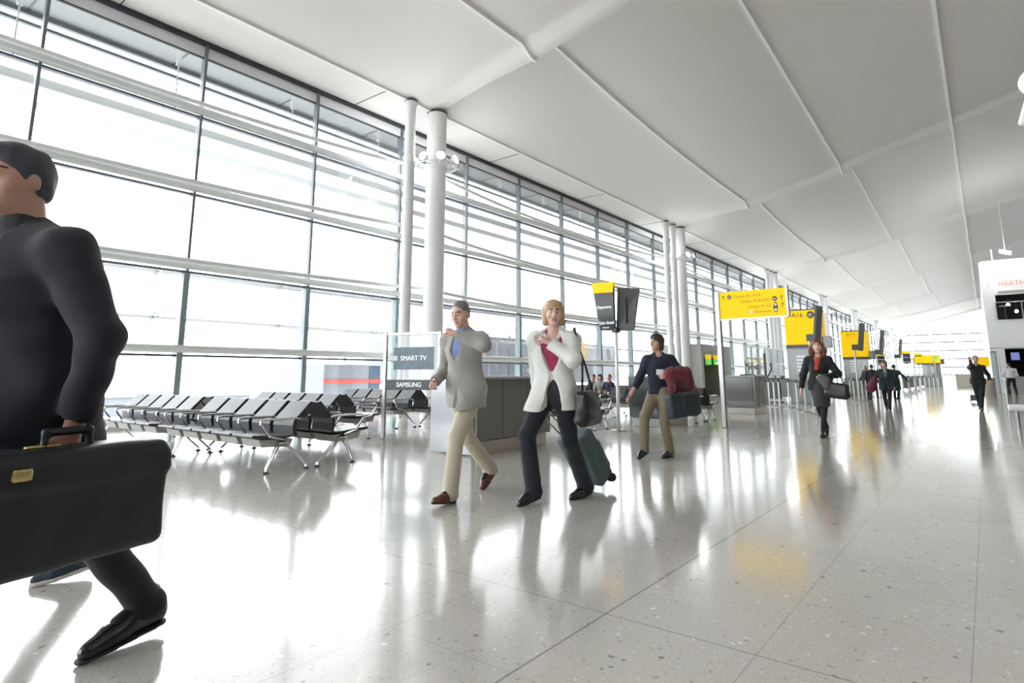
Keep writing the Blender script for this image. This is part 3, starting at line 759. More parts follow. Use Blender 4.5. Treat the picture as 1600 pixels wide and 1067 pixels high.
# grey low barrier panels behind the stanchions
pn = 0
for (xa, ya, xb, yb, lab) in ((23.5, 6.6, 24.6, 6.6, 'x'),):
    pass
def barrier(p, w, h, rot, label):
    t = thing('barrier_panel', label, 'barrier', p, rot, 'low grey barrier panels')
    MB().b2((-.02, -w/2, .12), (.02, w/2, h)).build('panel', MT['panel'], t, bevel=.004)
    MB().b2((-.03, -w/2, h), (.03, w/2, h+.05)).build('top_rail', MT['dgrey'], t)
    MB().b2((-.03, -w/2, 0), (.03, -w/2+.06, h)).b2((-.03, w/2-.06, 0), (.03, w/2, h)).build('end_post', MT['steel'], t)
    return t
barrier((29.5, 7.6, 0), 4.5, .92, 0, 'long low grey panel behind the first stanchions, beside the taller gate box')
pass
for i in range(8):
    px = 1416+i*8.2; X = 52+i*4.5; r = ray(px, 600); y = r[1]/r[0]*X
    barrier((X+.0, y+(.5 if i > 3 else 0), 0), 0.55, .98, R_(12), '%s low grey panel from the left in the far row behind the stanchions' % NUM[i])

# gate vestibule by the second column
vb = thing('gate_vestibule', 'grey gate entrance box with dark doorway, right of the second column', 'gate entrance', (31.2, 12.0, 0))
v = MB(); v.b2((0, -.2, 0), (.3, 2.0, 2.75)); v.b2((3.2, -.2, 0), (4.6, 2.0, 2.75)); v.b2((.3, -.2, 2.05), (3.2, 2.0, 2.75)); v.build('wall', mat('vestibule_grey', (.36, .37, .36), .5), vb)
MB().b2((.02, -.24, 2.3), (1.5, -.2, 2.72)).build('dark_panel', mat('slate_panel', (.09, .11, .11), .4), vb)
MB().b2((.3, 1.2, 0), (3.2, 1.3, 2.05)).build('dark_doorway', MT['wood'], vb)
MB().b2((.5, -.28, 1.95), (1.2, -.2, 2.2)).b2((1.7, -.28, 1.95), (3.0, -.2, 2.2)).build('yellow_sign', MT['yellow'], vb)
MB().b2((.5, -.28, 1.66), (1.2, -.2, 1.95)).b2((1.7, -.28, 1.66), (3.0, -.2, 1.95)).build('green_sign', MT['green'], vb)
MB().b2((1.8, -.295, 1.74), (2.4, -.281, 1.80)).build('sign_mark', MT['textw'], vb)
# glazed partition further on
gp = thing('glass_partition', 'white framed glazed partition between the second and third columns', 'partition', (40, 12.3, 0))
f = MB()
for i in range(7): f.b2((i*1.6-.04, -.05, 0), (i*1.6+.04, .05, 3.0))
for z in (0.06, 1.1, 1.9, 3.0): f.b2((-.04, -.05, z-.04), (9.64, .05, z+.04))
f.build('frame', MT['transom'], gp); MB().b2((0, -.01, .05), (9.6, .01, 3)).build('glass_pane', MT['glass2'], gp)
# black equipment stand near the stanchions
x, y = fl(1210, 629)
eq = thing('equipment_stand', 'black wheeled equipment stand with a tall screen, right of the third gate counter', 'stand', (x, y, 0))
MB().tube([(0, 0, 0), (0, 0, .95)], .03).b2((-.3, -.35, .93), (.3, .35, .99)).build('stand', MT['black'], eq)
MB().b2((-.04, .22, .95), (.02, .30, 2.0)).tube([(0, .2, 1.0), (0, .02, 1.35), (0, .05, 1.6)], .03).build('upright', MT['black'], eq)
MB().b2((-.3, -.3, 0), (.3, .3, .05)).b2((-.2, -.25, .15), (.2, .25, .8)).build('trolley_base', MT['dgrey'], eq)
# ------------------------------------------------------------------ right side things
lr = thing('red_lettering', 'pale red capital lettering on the white wall above the balcony', 'lettering', (BX-.03, -.80, 6.50))
textobj('letters', 'HEATHROW', .40, MT['redt'], lr, face_mx((0, -.25, 0), RT, UP), 'LEFT', ext=.02)
MB().b2((-.01, -2.3, -.47), (.01, -.3, -.44)).build('underline', MT['bin'], lr)
bl = thing('balcony_rail', 'glass balcony railing in the upper opening of the white wall', 'railing', (BX-.1, 0, 4.35))
MB().b2((-.02, -16, .05), (.0, -.8, 1.0)).build('glass_pane', MT['glass2'], bl)
rep('baluster', MB().b2((-.04, -.82, 0), (.02, -.78, 1.0)), MT['steel'], bl, [(0, -i*1.2, 0) for i in range(10)]); MB().b2((-.06, -16, 1.0), (.04, -.78, 1.05)).build('handrail', MT['steel'], bl)
def pendant(y, z, x, lab):
    t = thing('pendant_lamp', lab, 'lamp', (x, y, z), 0, 'small warm lamps behind the balcony')
    MB().tube([(0, 0, 0), (0, 0, 5.85-z if z < 5.8 else .3)], .015, 6).build('cord', MT['black'], t)
    MB().sphere((0, 0, -.06), .09).build('lamp_globe', MT['lamp'], t, smooth=True)
    return t
pendant(-1.45, 5.45, BX+2, 'left small lit globe lamp inside the dark balcony room')
pendant(-1.85, 5.1, BX+3, 'right small lit globe lamp inside the dark balcony room')
sc = thing('wall_screen', 'small blue lit screen inside the dark balcony room, right edge', 'screen', (BX+4, -2.4, 4.9))
MB().b2((0, -.7, 0), (.08, 0, .6)).build('screen_case', MT['black'], sc); MB().b2((-.01, -.66, .04), (0, -.04, .56)).build('screen', mat('blue_screen', (.05, .08, .2), .3, emit=(.25, .4, .9), es=.07), sc)
sc = thing('wall_screen', 'small blue screen in the dark shop opening above the white shirt man', 'screen', (BX+1.2, -1.2, 1.95))
MB().b2((0, -.45, 0), (.08, 0, .5)).build('screen_case', MT['black'], sc); MB().b2((-.01, -.42, .03), (0, -.03, .47)).build('screen', mat('violet_screen', (.05, .08, .2), .3, emit=(.25, .3, .8), es=.07), sc)
ctb = thing('shop_counter', 'grey shop counter in front of the white shirt man', 'counter', (BX-.6, -3.4, 0))
MB().b2((0, 0, 0), (.5, 2.45, .95)).build('cabinet', mat('shop_grey', (.38, .38, .4), .4), ctb); MB().b2((-.03, -.03, .95), (.53, 2.48, 1.0)).build('worktop', MT['counter'], ctb)
for i in range(1):
    tb = thing('side_table', ['left white cafe table on the balcony behind the glass', 'middle white cafe table on the balcony behind the glass', 'right white cafe table on the balcony, near the picture edge'][i], 'table', (BX+.9, -1.25-i*.9, 4.35), 0, 'white tables on the balcony')
    MB().lathe([(.3, .86), (.3, .9)], seg=20).build('table_top', MT['paper'], tb); MB().tube([(0, 0, 0), (0, 0, .86)], .03).build('leg', MT['steel'], tb)
# hanging lamp cropped by the right edge
hl = thing('ceiling_spotlight', 'white lamp unit with round pale diffuser cropped by the right edge', 'lamp', (9.0, -.72, 4.12))
MB().box((0, -.12, .12), (.12, .36, .50), rx(R_(18))).build('lamp_body', MT['white'], hl, bevel=.03)
ln = MB().lathe([(.02, -.03), (.17, -.03), (.18, 0), (.17, .03), (.02, .03)], seg=28); ln.v = [(v[2]+0, v[0]-.11, v[1]+.42) for v in ln.v]; ln.build('diffuser', mat('pale_green_diffuser', (.8, .9, .85), .3, emit=(.85, 1, .93), es=.9), hl, smooth='auto')
MB().tube([(0, -.14, .5), (0, -.14, 11.95-4.12)], .012, 8).build('suspension', MT['white'], hl)
dl = thing('ceiling_spotlight', 'white spotlight hanging in the dark gap above the white wall', 'lamp', (44.5, -1.55, 8.15))
MB().box((0, 0, 0), (.5, .55, .12), rx(R_(20))).build('lamp_body', MT['lamp'], dl, bevel=.02); MB().tube([(0, 0, .05), (0, 0, 3.6)], .02, 8).build('suspension', MT['white'], dl)
# slim post on top of the right wall
po = thing('rooftop_post', 'short white post on top of the white wall', 'post', (BX+.15, -.95, 7.9)); MB().tube([(0, 0, 0), (0, 0, .75)], .05, 10).build('post', MT['white'], po)
MB().b2((-.1, -.1, 0), (.1, .1, .03)).build('base_plate', MT['steel'], po)
# small yellow sign and bins by the far woman
x, y = fl(1551, 617)
yp = thing('pole_sign', 'small yellow sign on a glass pillar right of the woman on the phone', 'sign', (x, y, 0))
MB().b2((-.05, -.5, 0), (.05, .1, 2.5)).build('glass_pillar', MT['glass2'], yp); MB().b2((-.1, -.05, 1.55), (-.05, .55, 2.1)).build('sign_board', MT['yellow'], yp)
MB().b2((-.1, .3, 1.2), (-.05, .55, 1.55)).build('sign_flap', MT['yellow'], yp)
x, y = fl(1549, 620)
bn_ = thing('litter_bin', 'taupe cylindrical bin right of the woman on the phone', 'bin', (x-1, y+.02, 0)); MB().lathe([(.24, 0), (.24, .85), (.2, .9)], seg=24).build('body', MT['bin'], bn_, smooth='auto'); MB().lathe([(.25, .86), (.25, .93), (.1, .96)], seg=24).build('lid', MT['steel'], bn_)
x, y = fl(1507, 605)
bn_ = thing('litter_bin', 'square grey bin far off, left of the woman on the phone', 'bin', (x, y, 0)); MB().b2((-.4, -.55, .0), (.4, .55, 1.0)).build('body', MT['bin'], bn_, bevel=.03); MB().b2((-.42, -.57, 1.0), (.42, .57, 1.06)).build('lid', MT['steel'], bn_)
# steel handrail and white bench lower right
hr = thing('handrail', 'slanting steel handrail right of the yellow pole sign', 'railing', (0, 0, 0))
a = fl(1577, 640); b = fl(1568, 612)
MB().tube([(a[0], a[1], .0), (a[0], a[1], .95)], .03).build('post', MT['steel'], hr); MB().tube([(b[0], b[1], .0), (b[0], b[1], .95)], .03).build('post', MT['steel'], hr)
MB().tube([(a[0], a[1], .95), (b[0], b[1], .95)], .03).build('rail', MT['steel'], hr); MB().tube([(a[0], a[1], .5), (b[0], b[1], .5)], .02).build('rail', MT['steel'], hr)
x, y = fl(1606, 668)
wb = thing('white_bench', 'white curved bench cropped by the right edge', 'bench', (x, y, 0))
MB().prism([(-.45, .36), (-.5, .42), (-.45, .47), (.3, .47), (.4, .42), (.3, .36)], lambda x_, z: (x_, -1.2, z), lambda x_, z: (x_, .28, z)).build('seat', MT['white'], wb, bevel=.02)
MB().tube([(-.3, .15, 0), (-.3, .15, .36)], .03).build('leg', MT['steel'], wb); MB().tube([(.3, .15, 0), (.3, .15, .36)], .03).build('leg', MT['steel'], wb)
# ------------------------------------------------------------------ figures: signed distance fields meshed with surface nets
class Field:
    def __init__(s, lo, hi, h):
        s.h = h; s.lo = np.array(lo, np.float32); n = np.ceil((np.array(hi)-np.array(lo))/h).astype(int)+1
        s.ax = [(s.lo[i]+h*np.arange(n[i])).astype(np.float32) for i in range(3)]
        s.f = np.full(n, 9., np.float32)
    def blk(s, lo, hi):
        sl = []
        for i in range(3):
            a = int(max(0, math.floor((lo[i]-s.lo[i])/s.h))); b = int(min(len(s.ax[i]), math.ceil((hi[i]-s.lo[i])/s.h)+1))
            if b <= a: return None, None
            sl.append(slice(a, b))
        return tuple(sl), (s.ax[0][sl[0]][:, None, None], s.ax[1][sl[1]][None, :, None], s.ax[2][sl[2]][None, None, :])
    def op(s, d, sl, k, mode):
        f = s.f[sl]
        if mode == 'sub':
            s.f[sl] = np.maximum(f, -d) if k <= 0 else -(_smin(-f, d, k)); return
        s.f[sl] = np.minimum(f, d) if k <= 0 else _smin(f, d, k)
    def cone(s, a, b, r1, r2, k=.02, sq=None, mode='add'):
        a = np.array(a, np.float32); b = np.array(b, np.float32); m = max(r1, r2)+max(k, 0)+2*s.h+.01
        sl, P = s.blk(np.minimum(a, b)-m, np.maximum(a, b)+m)
        if sl is None: return s
        ab = b-a; L2 = float(ab@ab)+1e-9
        qx, qy, qz = P[0]-a[0], P[1]-a[1], P[2]-a[2]
        t = np.clip((qx*ab[0]+qy*ab[1]+qz*ab[2])/L2, 0, 1)
        qx, qy, qz = qx-t*ab[0], qy-t*ab[1], qz-t*ab[2]
        d2 = qx*qx+qy*qy+qz*qz
        if sq is not None:
            w = np.array(sq[0], np.float32); w = w/np.linalg.norm(w); c = qx*w[0]+qy*w[1]+qz*w[2]
            d2 = d2+c*c*(sq[1]**2-1)
        d = np.sqrt(np.maximum(d2, 1e-12))-(r1+(r2-r1)*t)
        s.op(d, sl, k, mode); return s
    def ell(s, c, r, Rm=None, k=.015, mode='add'):
        c = np.array(c, np.float32); r = np.array(r, np.float32); m = float(r.max())+max(k, 0)+2*s.h+.01
        sl, P = s.blk(c-m, c+m)
        if sl is None: return s
        q = [P[0]-c[0], P[1]-c[1], P[2]-c[2]]
        if Rm is not None: q = [q[0]*Rm[0][i]+q[1]*Rm[1][i]+q[2]*Rm[2][i] for i in range(3)]
        k0 = np.sqrt(sum((q[i]/r[i])**2 for i in range(3))+1e-9); k1 = np.sqrt(sum((q[i]/r[i]**2)**2 for i in range(3))+1e-9)
        s.op(k0*(k0-1)/k1, sl, k, mode); return s
    def rbox(s, c, half, rad, Rm=None, k=.0, mode='add'):
        c = np.array(c, np.float32); m = float(np.linalg.norm(half))+max(k, 0)+2*s.h+.01
        sl, P = s.blk(c-m, c+m)
        if sl is None: return s
        q = [P[0]-c[0], P[1]-c[1], P[2]-c[2]]
        if Rm is not None: q = [q[0]*Rm[0][i]+q[1]*Rm[1][i]+q[2]*Rm[2][i] for i in range(3)]
        q = [np.abs(q[i])-(half[i]-rad) for i in range(3)]
        d = np.sqrt(sum(np.maximum(x, 0)**2 for x in q))+np.minimum(np.maximum(np.maximum(q[0], q[1]), q[2]), 0)-rad
        s.op(d, sl, k, mode); return s
    def cut(s, p, n):
        """keep the side the normal points away from"""
        n = np.array(n, float); n /= np.linalg.norm(n)
        d = (s.ax[0][:, None, None]-p[0])*n[0]+(s.ax[1][None, :, None]-p[1])*n[1]+(s.ax[2][None, None, :]-p[2])*n[2]
        s.f = np.maximum(s.f, d.astype(np.float32)); return s
    def wrinkle(s, amp, fr, seed=0):
        rs = np.random.RandomState(seed); X, Y, Z = s.ax[0][:, None, None], s.ax[1][None, :, None], s.ax[2][None, None, :]
        w = 0
        for i in range(4):
            d = rs.randn(3); d /= np.linalg.norm(d); d[2] *= 1.3; p = rs.rand()*6.28
            w = w+np.sin(fr*(.7+.35*i)*(X*d[0]+Y*d[1]+Z*d[2])+p+1.3*np.sin(fr*.45*(X*d[1]-Y*d[0]+.6*Z)+i))
        s.f = s.f+(amp*w/2.2).astype(np.float32); return s
    def mesh(s): return surfnets(s.f, s.lo, s.h)
def _smin(a, b, k):
    h = np.maximum(k-np.abs(a-b), 0)/k
    return np.minimum(a, b)-h*h*k*.25
def surfnets(f, lo, h):
    f = f.copy()
    for ax in range(3):
        sl = [slice(None)]*3; sl[ax] = 0; f[tuple(sl)] = np.maximum(f[tuple(sl)], h*.5); sl[ax] = -1; f[tuple(sl)] = np.maximum(f[tuple(sl)], h*.5)
    ins = f < 0; nx, ny, nz = f.shape
    cnt = np.zeros((nx-1, ny-1, nz-1), np.int8)
    for i in (0, 1):
        for j in (0, 1):
            for k in (0, 1): cnt += ins[i:nx-1+i, j:ny-1+j, k:nz-1+k]
    act = (cnt > 0) & (cnt < 8)
    C = np.argwhere(act)
    if len(C) == 0: return np.zeros((0, 3)), np.zeros((0, 4), int)
    idx = np.full(act.shape, -1, np.int64); idx[act] = np.arange(len(C))
    acc = np.zeros((len(C), 3)); n = np.zeros(len(C))
    corners = [(0, 0, 0), (1, 0, 0), (0, 1, 0), (1, 1, 0), (0, 0, 1), (1, 0, 1), (0, 1, 1), (1, 1, 1)]
    edges = [(0, 1), (2, 3), (4, 5), (6, 7), (0, 2), (1, 3), (4, 6), (5, 7), (0, 4), (1, 5), (2, 6), (3, 7)]
    vals = [f[C[:, 0]+c[0], C[:, 1]+c[1], C[:, 2]+c[2]] for c in corners]
    for a, b in edges:
        va, vb = vals[a], vals[b]; m = (va < 0) != (vb < 0)
        t = np.where(m, va/np.where(m, va-vb, 1), 0)
        pa = np.array(corners[a], float); pb = np.array(corners[b], float)
        acc += np.where(m[:, None], pa+(pb-pa)*t[:, None], 0); n += m
    V = (C+acc/n[:, None])*h+np.array(lo)
    Fs = []
    for ax in range(3):
        o1, o2 = [(1, 2), (2, 0), (0, 1)][ax]
        sa = [slice(None)]*3; sb = [slice(None)]*3; sa[ax] = slice(0, -1); sb[ax] = slice(1, None)
        A = ins[tuple(sa)]; B = ins[tuple(sb)]
        E = np.argwhere(A != B)
        E = E[(E[:, o1] > 0) & (E[:, o2] > 0) & (E[:, o1] < f.shape[o1]-1) & (E[:, o2] < f.shape[o2]-1)]
        inside = A[E[:, 0], E[:, 1], E[:, 2]]
        def cell(d1, d2):
            e = E.copy(); e[:, o1] -= d1; e[:, o2] -= d2; return idx[e[:, 0], e[:, 1], e[:, 2]]
        q = np.stack([cell(1, 1), cell(0, 1), cell(0, 0), cell(1, 0)], 1)
        q[~inside] = q[~inside][:, ::-1]; Fs.append(q)
    F = np.concatenate(Fs); F = F[(F >= 0).all(1)]
    return V, F
def npmesh(name, V, F, mats, parent, assign=None):
    me = bpy.data.meshes.new(name); me.vertices.add(len(V)); me.vertices.foreach_set('co', np.asarray(V, np.float32).ravel())
    me.loops.add(F.size); me.polygons.add(len(F)); me.loops.foreach_set('vertex_index', F.ravel().astype(np.int32))
    me.polygons.foreach_set('loop_start', np.arange(0, F.size, 4, dtype=np.int32))
    me.update(calc_edges=True); me.validate()
    me.polygons.foreach_set('use_smooth', np.ones(len(me.polygons), bool))
    for m in (mats if isinstance(mats, (list, tuple)) else [mats]): me.materials.append(m)
    if assign is not None:
        c = V[F].mean(1); me.polygons.foreach_set('material_index', assign(c).astype(np.int32))
    o = bpy.data.objects.new(name, me); COL.objects.link(o)
    if parent: o.parent = parent
    return o

SKIN = mat('skin', (.56, .33, .25), .5, noise=.08, nscale=20); SKIN2 = mat('skin_pale', (.70, .45, .37), .5, noise=.08, nscale=20); SKIN3 = mat('skin_tanned', (.42, .22, .15), .5, noise=.08, nscale=20)
SOCK = mat('dark_sock', (.015, .015, .018), .8); LIP = mat('lips', (.43, .19, .16), .45); BROW = mat('eyebrow_brown', (.12, .07, .045), .8); EYEW = mat('eye_white', (.42, .40, .38), .3); EYED = mat('iris_dark', (.04, .03, .025), .2)
def cloth(n, c, noise=.12, b=.25, sh=.15, rough=.85): return mat(n, c, rough, noise=noise, nscale=25, bump=b, bscale=220, sheen=sh)
CL = dict(
    navysuit=cloth('dark_navy_suit_cloth', (.012, .015, .026)), blacktr=cloth('black_trouser_cloth', (.008, .009, .012)),
    jeans=cloth('blue_denim', (.05, .085, .14)), greytee=cloth('dark_grey_cloth', (.04, .045, .05)),
    greyjk=cloth('grey_tweed_jacket', (.33, .32, .295), .15), beige=cloth('beige_chinos', (.55, .50, .39)), blueshirt=cloth('blue_shirt', (.20, .27, .52)),
    whitejk=cloth('white_jacket_cloth', (.76, .77, .74), .05), pinktop=cloth('pink_black_top', (.42, .05, .12), .6), navytr=cloth('black_navy_trousers', (.012, .014, .024)),
    navytop=cloth('navy_jersey', (.014, .017, .036)), khaki=cloth('khaki_trousers', (.25, .205, .135)),
    blackjk=cloth('black_jacket_cloth', (.010, .010, .011)), greyskirt=cloth('charcoal_skirt', (.045, .046, .055)), tights=cloth('black_tights', (.012, .011, .013)), scarf=cloth('red_scarf', (.55, .07, .03), .3),
    darkcoat=cloth('dark_coat', (.022, .025, .035)), teal=cloth('dark_teal_coat', (.015, .035, .045)), whiteshirt=cloth('white_shirt', (.74, .75, .77), .04),
    greyblue=cloth('grey_blue_top', (.12, .14, .19), .4), blackdress=cloth('black_overall_cloth', (.010, .010, .012)))
HR = dict(dark=mat('dark_brown_hair', (.022, .015, .011), .5, noise=.4, nscale=60, bump=.4, bscale=150), grey=mat('grey_hair', (.20, .19, .19), .6, noise=.3, nscale=60, bump=.4, bscale=150),
          blond=mat('blond_hair', (.50, .36, .20), .55, noise=.35, nscale=60, bump=.4, bscale=150), brown=mat('auburn_brown_hair', (.16, .065, .03), .5, noise=.4, nscale=60, bump=.4, bscale=150),
          white=mat('white_hair', (.62, .61, .6), .6, noise=.2, nscale=60), slate=mat('dark_grey_hair', (.06, .065, .085), .6, noise=.3, nscale=60, bump=.4, bscale=150))
SHOE = dict(black=mat('black_shoe_leather', (.010, .009, .010), .22, coat=.4), brown=mat('brown_shoe_leather', (.13, .035, .018), .32, coat=.3), sneaker=mat('blue_canvas_shoe', (.03, .055, .085), .7), sole=mat('white_rubber_sole', (.72, .71, .66), .6), dsole=mat('dark_sole', (.02, .018, .016), .6))

def v3(*a): return np.array(a, float)
def unit(v): v = np.array(v, float); return v/(np.linalg.norm(v)+1e-9)
def rotz(a): c, s = math.cos(a), math.sin(a); return np.array([[c, -s, 0], [s, c, 0], [0, 0, 1.]])
def roty(a): c, s = math.cos(a), math.sin(a); return np.array([[c, 0, s], [0, 1, 0], [-s, 0, c]])
def rotx(a): c, s = math.cos(a), math.sin(a); return np.array([[1, 0, 0], [0, c, -s], [0, s, c]])
def ik(a, b, l1, l2, pole):
    d = b-a; L = np.linalg.norm(d); 
    if L > (l1+l2)*.998: b = a+d/L*(l1+l2)*.998; d = b-a; L = np.linalg.norm(d)
    u = d/L; p = np.array(pole, float); p = p-u*(p@u); p = unit(p)
    c = (l1*l1+L*L-l2*l2)/(2*L); hh = math.sqrt(max(l1*l1-c*c, 0)); return a+u*c+p*hh, b

def person(name_label, pos, heading, H=1.75, lean=4, hz=None, feet=None, wrists=None, poles=None, tw=0, headyaw=0, headpitch=0, headroll=0,
           skin=SKIN, hair='dark', hairstyle='short', top='jacket', topmat='navysuit', shirt=None, legs='trousers', legmat='blacktr', shoe='black',
           sex='m', vox=.009, hem=None, legw=1., sleeve=1., curl=.6, extra=None, group=None, seated=False, build=1.0, opening=True, topw=1.0, sleevelen=1., hs=1., fs=1., opw=1., ll=1.):
    S = H/1.75
    root = thing('person', name_label, 'person', (pos[0], pos[1], 0), heading, group)
    if hz is None: hz = .915*S
    feet = feet or dict(L=(.18, .09, 0), R=(-.18, -.09, 0))
    fem = sex == 'f'
    TW = rotz(math.radians(tw)); le = math.radians(lean)
    P0 = v3(0, 0, hz); U = roty(le)@v3(0, 0, 1)
    def up(x, y, z): return P0+TW@(roty(le)@(v3(x, y, z)*S))
    shw = (.165 if fem else .188)*build
    neck = up(-.005, 0, .53); chest = up(0, 0, .36); waist = up(0, 0, .17)
    HR_ = TW@rotz(math.radians(headyaw))@roty(math.radians(headpitch)+le*.4)@rotx(math.radians(headroll))
    SH = S*hs; hc = neck+HR_@(v3(.022, 0, .165)*SH)
    def hp(x, y, z): return hc+HR_@(v3(x, y, z)*SH)
    sh = dict(L=up(0, shw, .438), R=up(0, -shw, .438)); hip = {}; J = {}
    for sd, sg in (('L', 1), ('R', -1)):
        hip[sd] = P0+v3(0, sg*.09*S, -.01)
        fx, fy, ph = feet[sd][:3]; lift = feet[sd][3] if len(feet[sd]) > 3 else 0; p = math.radians(ph)
        az = (.20*math.sin(p)+.085*math.cos(p) if p >= 0 else .075*math.sin(-p)+.085*math.cos(p))*S*fs+lift
        ank = v3(fx, fy, az)
        kn, ank = ik(hip[sd], ank, .43*S*ll, .43*S*ll, (1, sg*.08, 0) if not seated else (1, 0, .6))
        w = np.array(wrists[sd], float) if wrists and sd in wrists else up(.03, sg*(shw+.06), -.09)
        pole = (poles or {}).get(sd, (-1, sg*.35, -.3))
        el, w = ik(sh[sd], w, .30*S, .265*S, pole)
        J[sd] = dict(kn=kn, an=ank, p=p, el=el, w=w)
    pts = [neck, hp(0, 0, .14), P0]+[J[s_][k] for s_ in J for k in ('kn', 'an', 'el', 'w')]
    lo = np.min(pts, 0)-.30*S; hi = np.max(pts, 0)+.30*S; lo[2] = -.02; hi[2] = hp(0, 0, .14)[2]+.06
    def fld(l=None, h=None, v=None): return Field(lo if l is None else l, hi if h is None else h, v or vox)
    # ---- body: one continuous surface
    f = fld()
    f.cone(waist, chest, (.105 if fem else .12)*S*build, .135*S*build, .04, ((TW@v3(1, 0, 0)), 1.35))
    f.cone(P0, waist, .13*S*build, (.10 if fem else .115)*S*build, .05, ((TW@v3(1, 0, 0)), 1.3))
    f.cone(sh['L'], sh['R'], .055*S, .055*S, .05)
    f.cone(up(-.005, 0, .47), hp(-.018, 0, -.045), .062*S, (.046 if fem else .054)*S, .04)
    for sd, sg in (('L', 1), ('R', -1)):
        j = J[sd]
        f.cone(hip[sd], j['kn'], .078*S, .052*S, .04); f.cone(j['kn'], j['an'], .05*S, .036*S, .02); 
        cal = j['kn']*.7+j['an']*.3-v3(.015, 0, 0); f.cone(j['kn'], cal, .045*S, .05*S, .03)
        fd = rotz(0)@v3(math.cos(j['p']), 0, -math.sin(j['p'])); f.cone(j['an'], j['an']+fd*.11*S-v3(0, 0, .03), .034*S, .025*S, .02)
        f.cone(sh[sd], j['el'], .048*S, .038*S, .03); f.cone(j['el'], j['w'], .038*S, .026*S, .015)
    # head
    f.ell(hp(-.012, 0, .035), v3(.098, .076, .088)*SH, HR_, .02); f.ell(hp(.028, 0, -.035), v3(.066, .06, .082)*SH, HR_, .035)
    f.ell(hp(.062, 0, -.095), v3(.028, .03, .022)*SH, HR_, .03); f.cone(hp(.082, -.03, .028), hp(.082, .03, .028), .012*SH, .012*SH, .02)
    f.cone(hp(.088, 0, .022), hp(.112, 0, -.022), .009*SH, .014*SH, .014); f.ell(hp(.098, 0, -.03), v3(.014, .018, .009)*SH, HR_, .008)
    f.ell(hp(.088, 0, -.058), v3(.012, .024, .006)*SH, HR_, .006); f.ell(hp(.086, 0, -.069), v3(.012, .020, .007)*SH, HR_, .006)
    for sg in (1, -1):
        f.ell(hp(.095, sg*.031, .008), v3(.014, .017, .011)*SH, HR_, .012, 'sub'); f.ell(hp(.076, sg*.031, .008), v3(.014, .015, .012)*SH, HR_, .0)
        f.ell(hp(.055, sg*.05, -.025), v3(.025, .02, .02)*SH, HR_, .03); f.ell(hp(-.01, sg*.076, -.005), v3(.020, .010, .031)*SH, HR_, .008)
    # hands
    fr = max(.0085*S, vox*.95)
    for sd, sg in (('L', 1), ('R', -1)):
        j = J[sd]; d = unit(j['w']-j['el']); lat = unit(np.cross(d, unit(v3(0, sg, .25)))); 
        nrm = unit(np.cross(lat, d)); nrm = nrm if nrm@v3(0, -sg, 0) > 0 else -nrm   # palm faces the body
        lat = unit(np.cross(nrm, d)); lat = lat if lat@(v3(1, 0, .4)) > 0 else -lat     # thumb side forward
        j['d'] = d; j['palm'] = nrm
        pe = j['w']+d*.085*S
        f.cone(j['w'], pe, .026*S, .038*S, .02, (nrm, 1.9))
        cu = (curl[sd] if isinstance(curl, dict) else curl)
        for q, (o, ln) in enumerate(((.030, .070), (.010, .078), (-.010, .072), (-.029, .056))):
            b0_ = pe+lat*o*S-d*.004; a1 = cu*.9+.12*q*.3; d1 = unit(d*math.cos(a1)+nrm*math.sin(a1)); a2 = a1+cu*1.1+.1; d2 = unit(d*math.cos(a2)+nrm*math.sin(a2))
            m1 = b0_+d1*ln*.52*S; f.cone(b0_, m1, fr, fr*.95, .006); f.cone(m1, m1+d2*ln*.48*S, fr*.95, fr*.8, .004)
        t0 = j['w']+d*.025*S+lat*.022*S; t1 = t0+unit(d*.75+lat*.65+nrm*.25)*.042*S; t2 = t1+unit(d*.9+lat*.1+nrm*(.3+.4*cu))*.034*S
        f.cone(t0, t1, fr*1.35, fr*1.1, .012); f.cone(t1, t2, fr*1.1, fr*.9, .004)
    V, F = f.mesh()
    def asg(c):
        q = (c-hc)@HR_/SH; m = np.zeros(len(c), int); x, y, z = q[:, 0], q[:, 1], q[:, 2]; fr_ = (x > .05) & (np.abs(z) < .2) & (np.abs(y) < .09)
        m[fr_ & (np.abs(y) < .025) & (np.abs(z+.064) < .0115) & (x > .082)] = 1
        m[fr_ & (np.abs(np.abs(y)-.033) < .021) & (np.abs(z-.034-.1*(.03-np.abs(np.abs(y)-.03))) < .006)] = 2
        e = fr_ & (((np.abs(y)-.031)/.014)**2+((z-.008)/.0075)**2 < 1); m[e] = 3
        m[e & (((np.abs(y)-.031)/.0075)**2+((z-.008)/.0075)**2 < 1)] = 4
        for s_ in J:
            m[np.linalg.norm(c-J[s_]['an'], axis=1) < .2*S] = 5
        if legs == 'tights': m[c[:, 2] < hz*.7] = 5
        return m
    npmesh('body', V, F, [skin, LIP, BROW, EYEW, EYED, SOCK], root, asg)
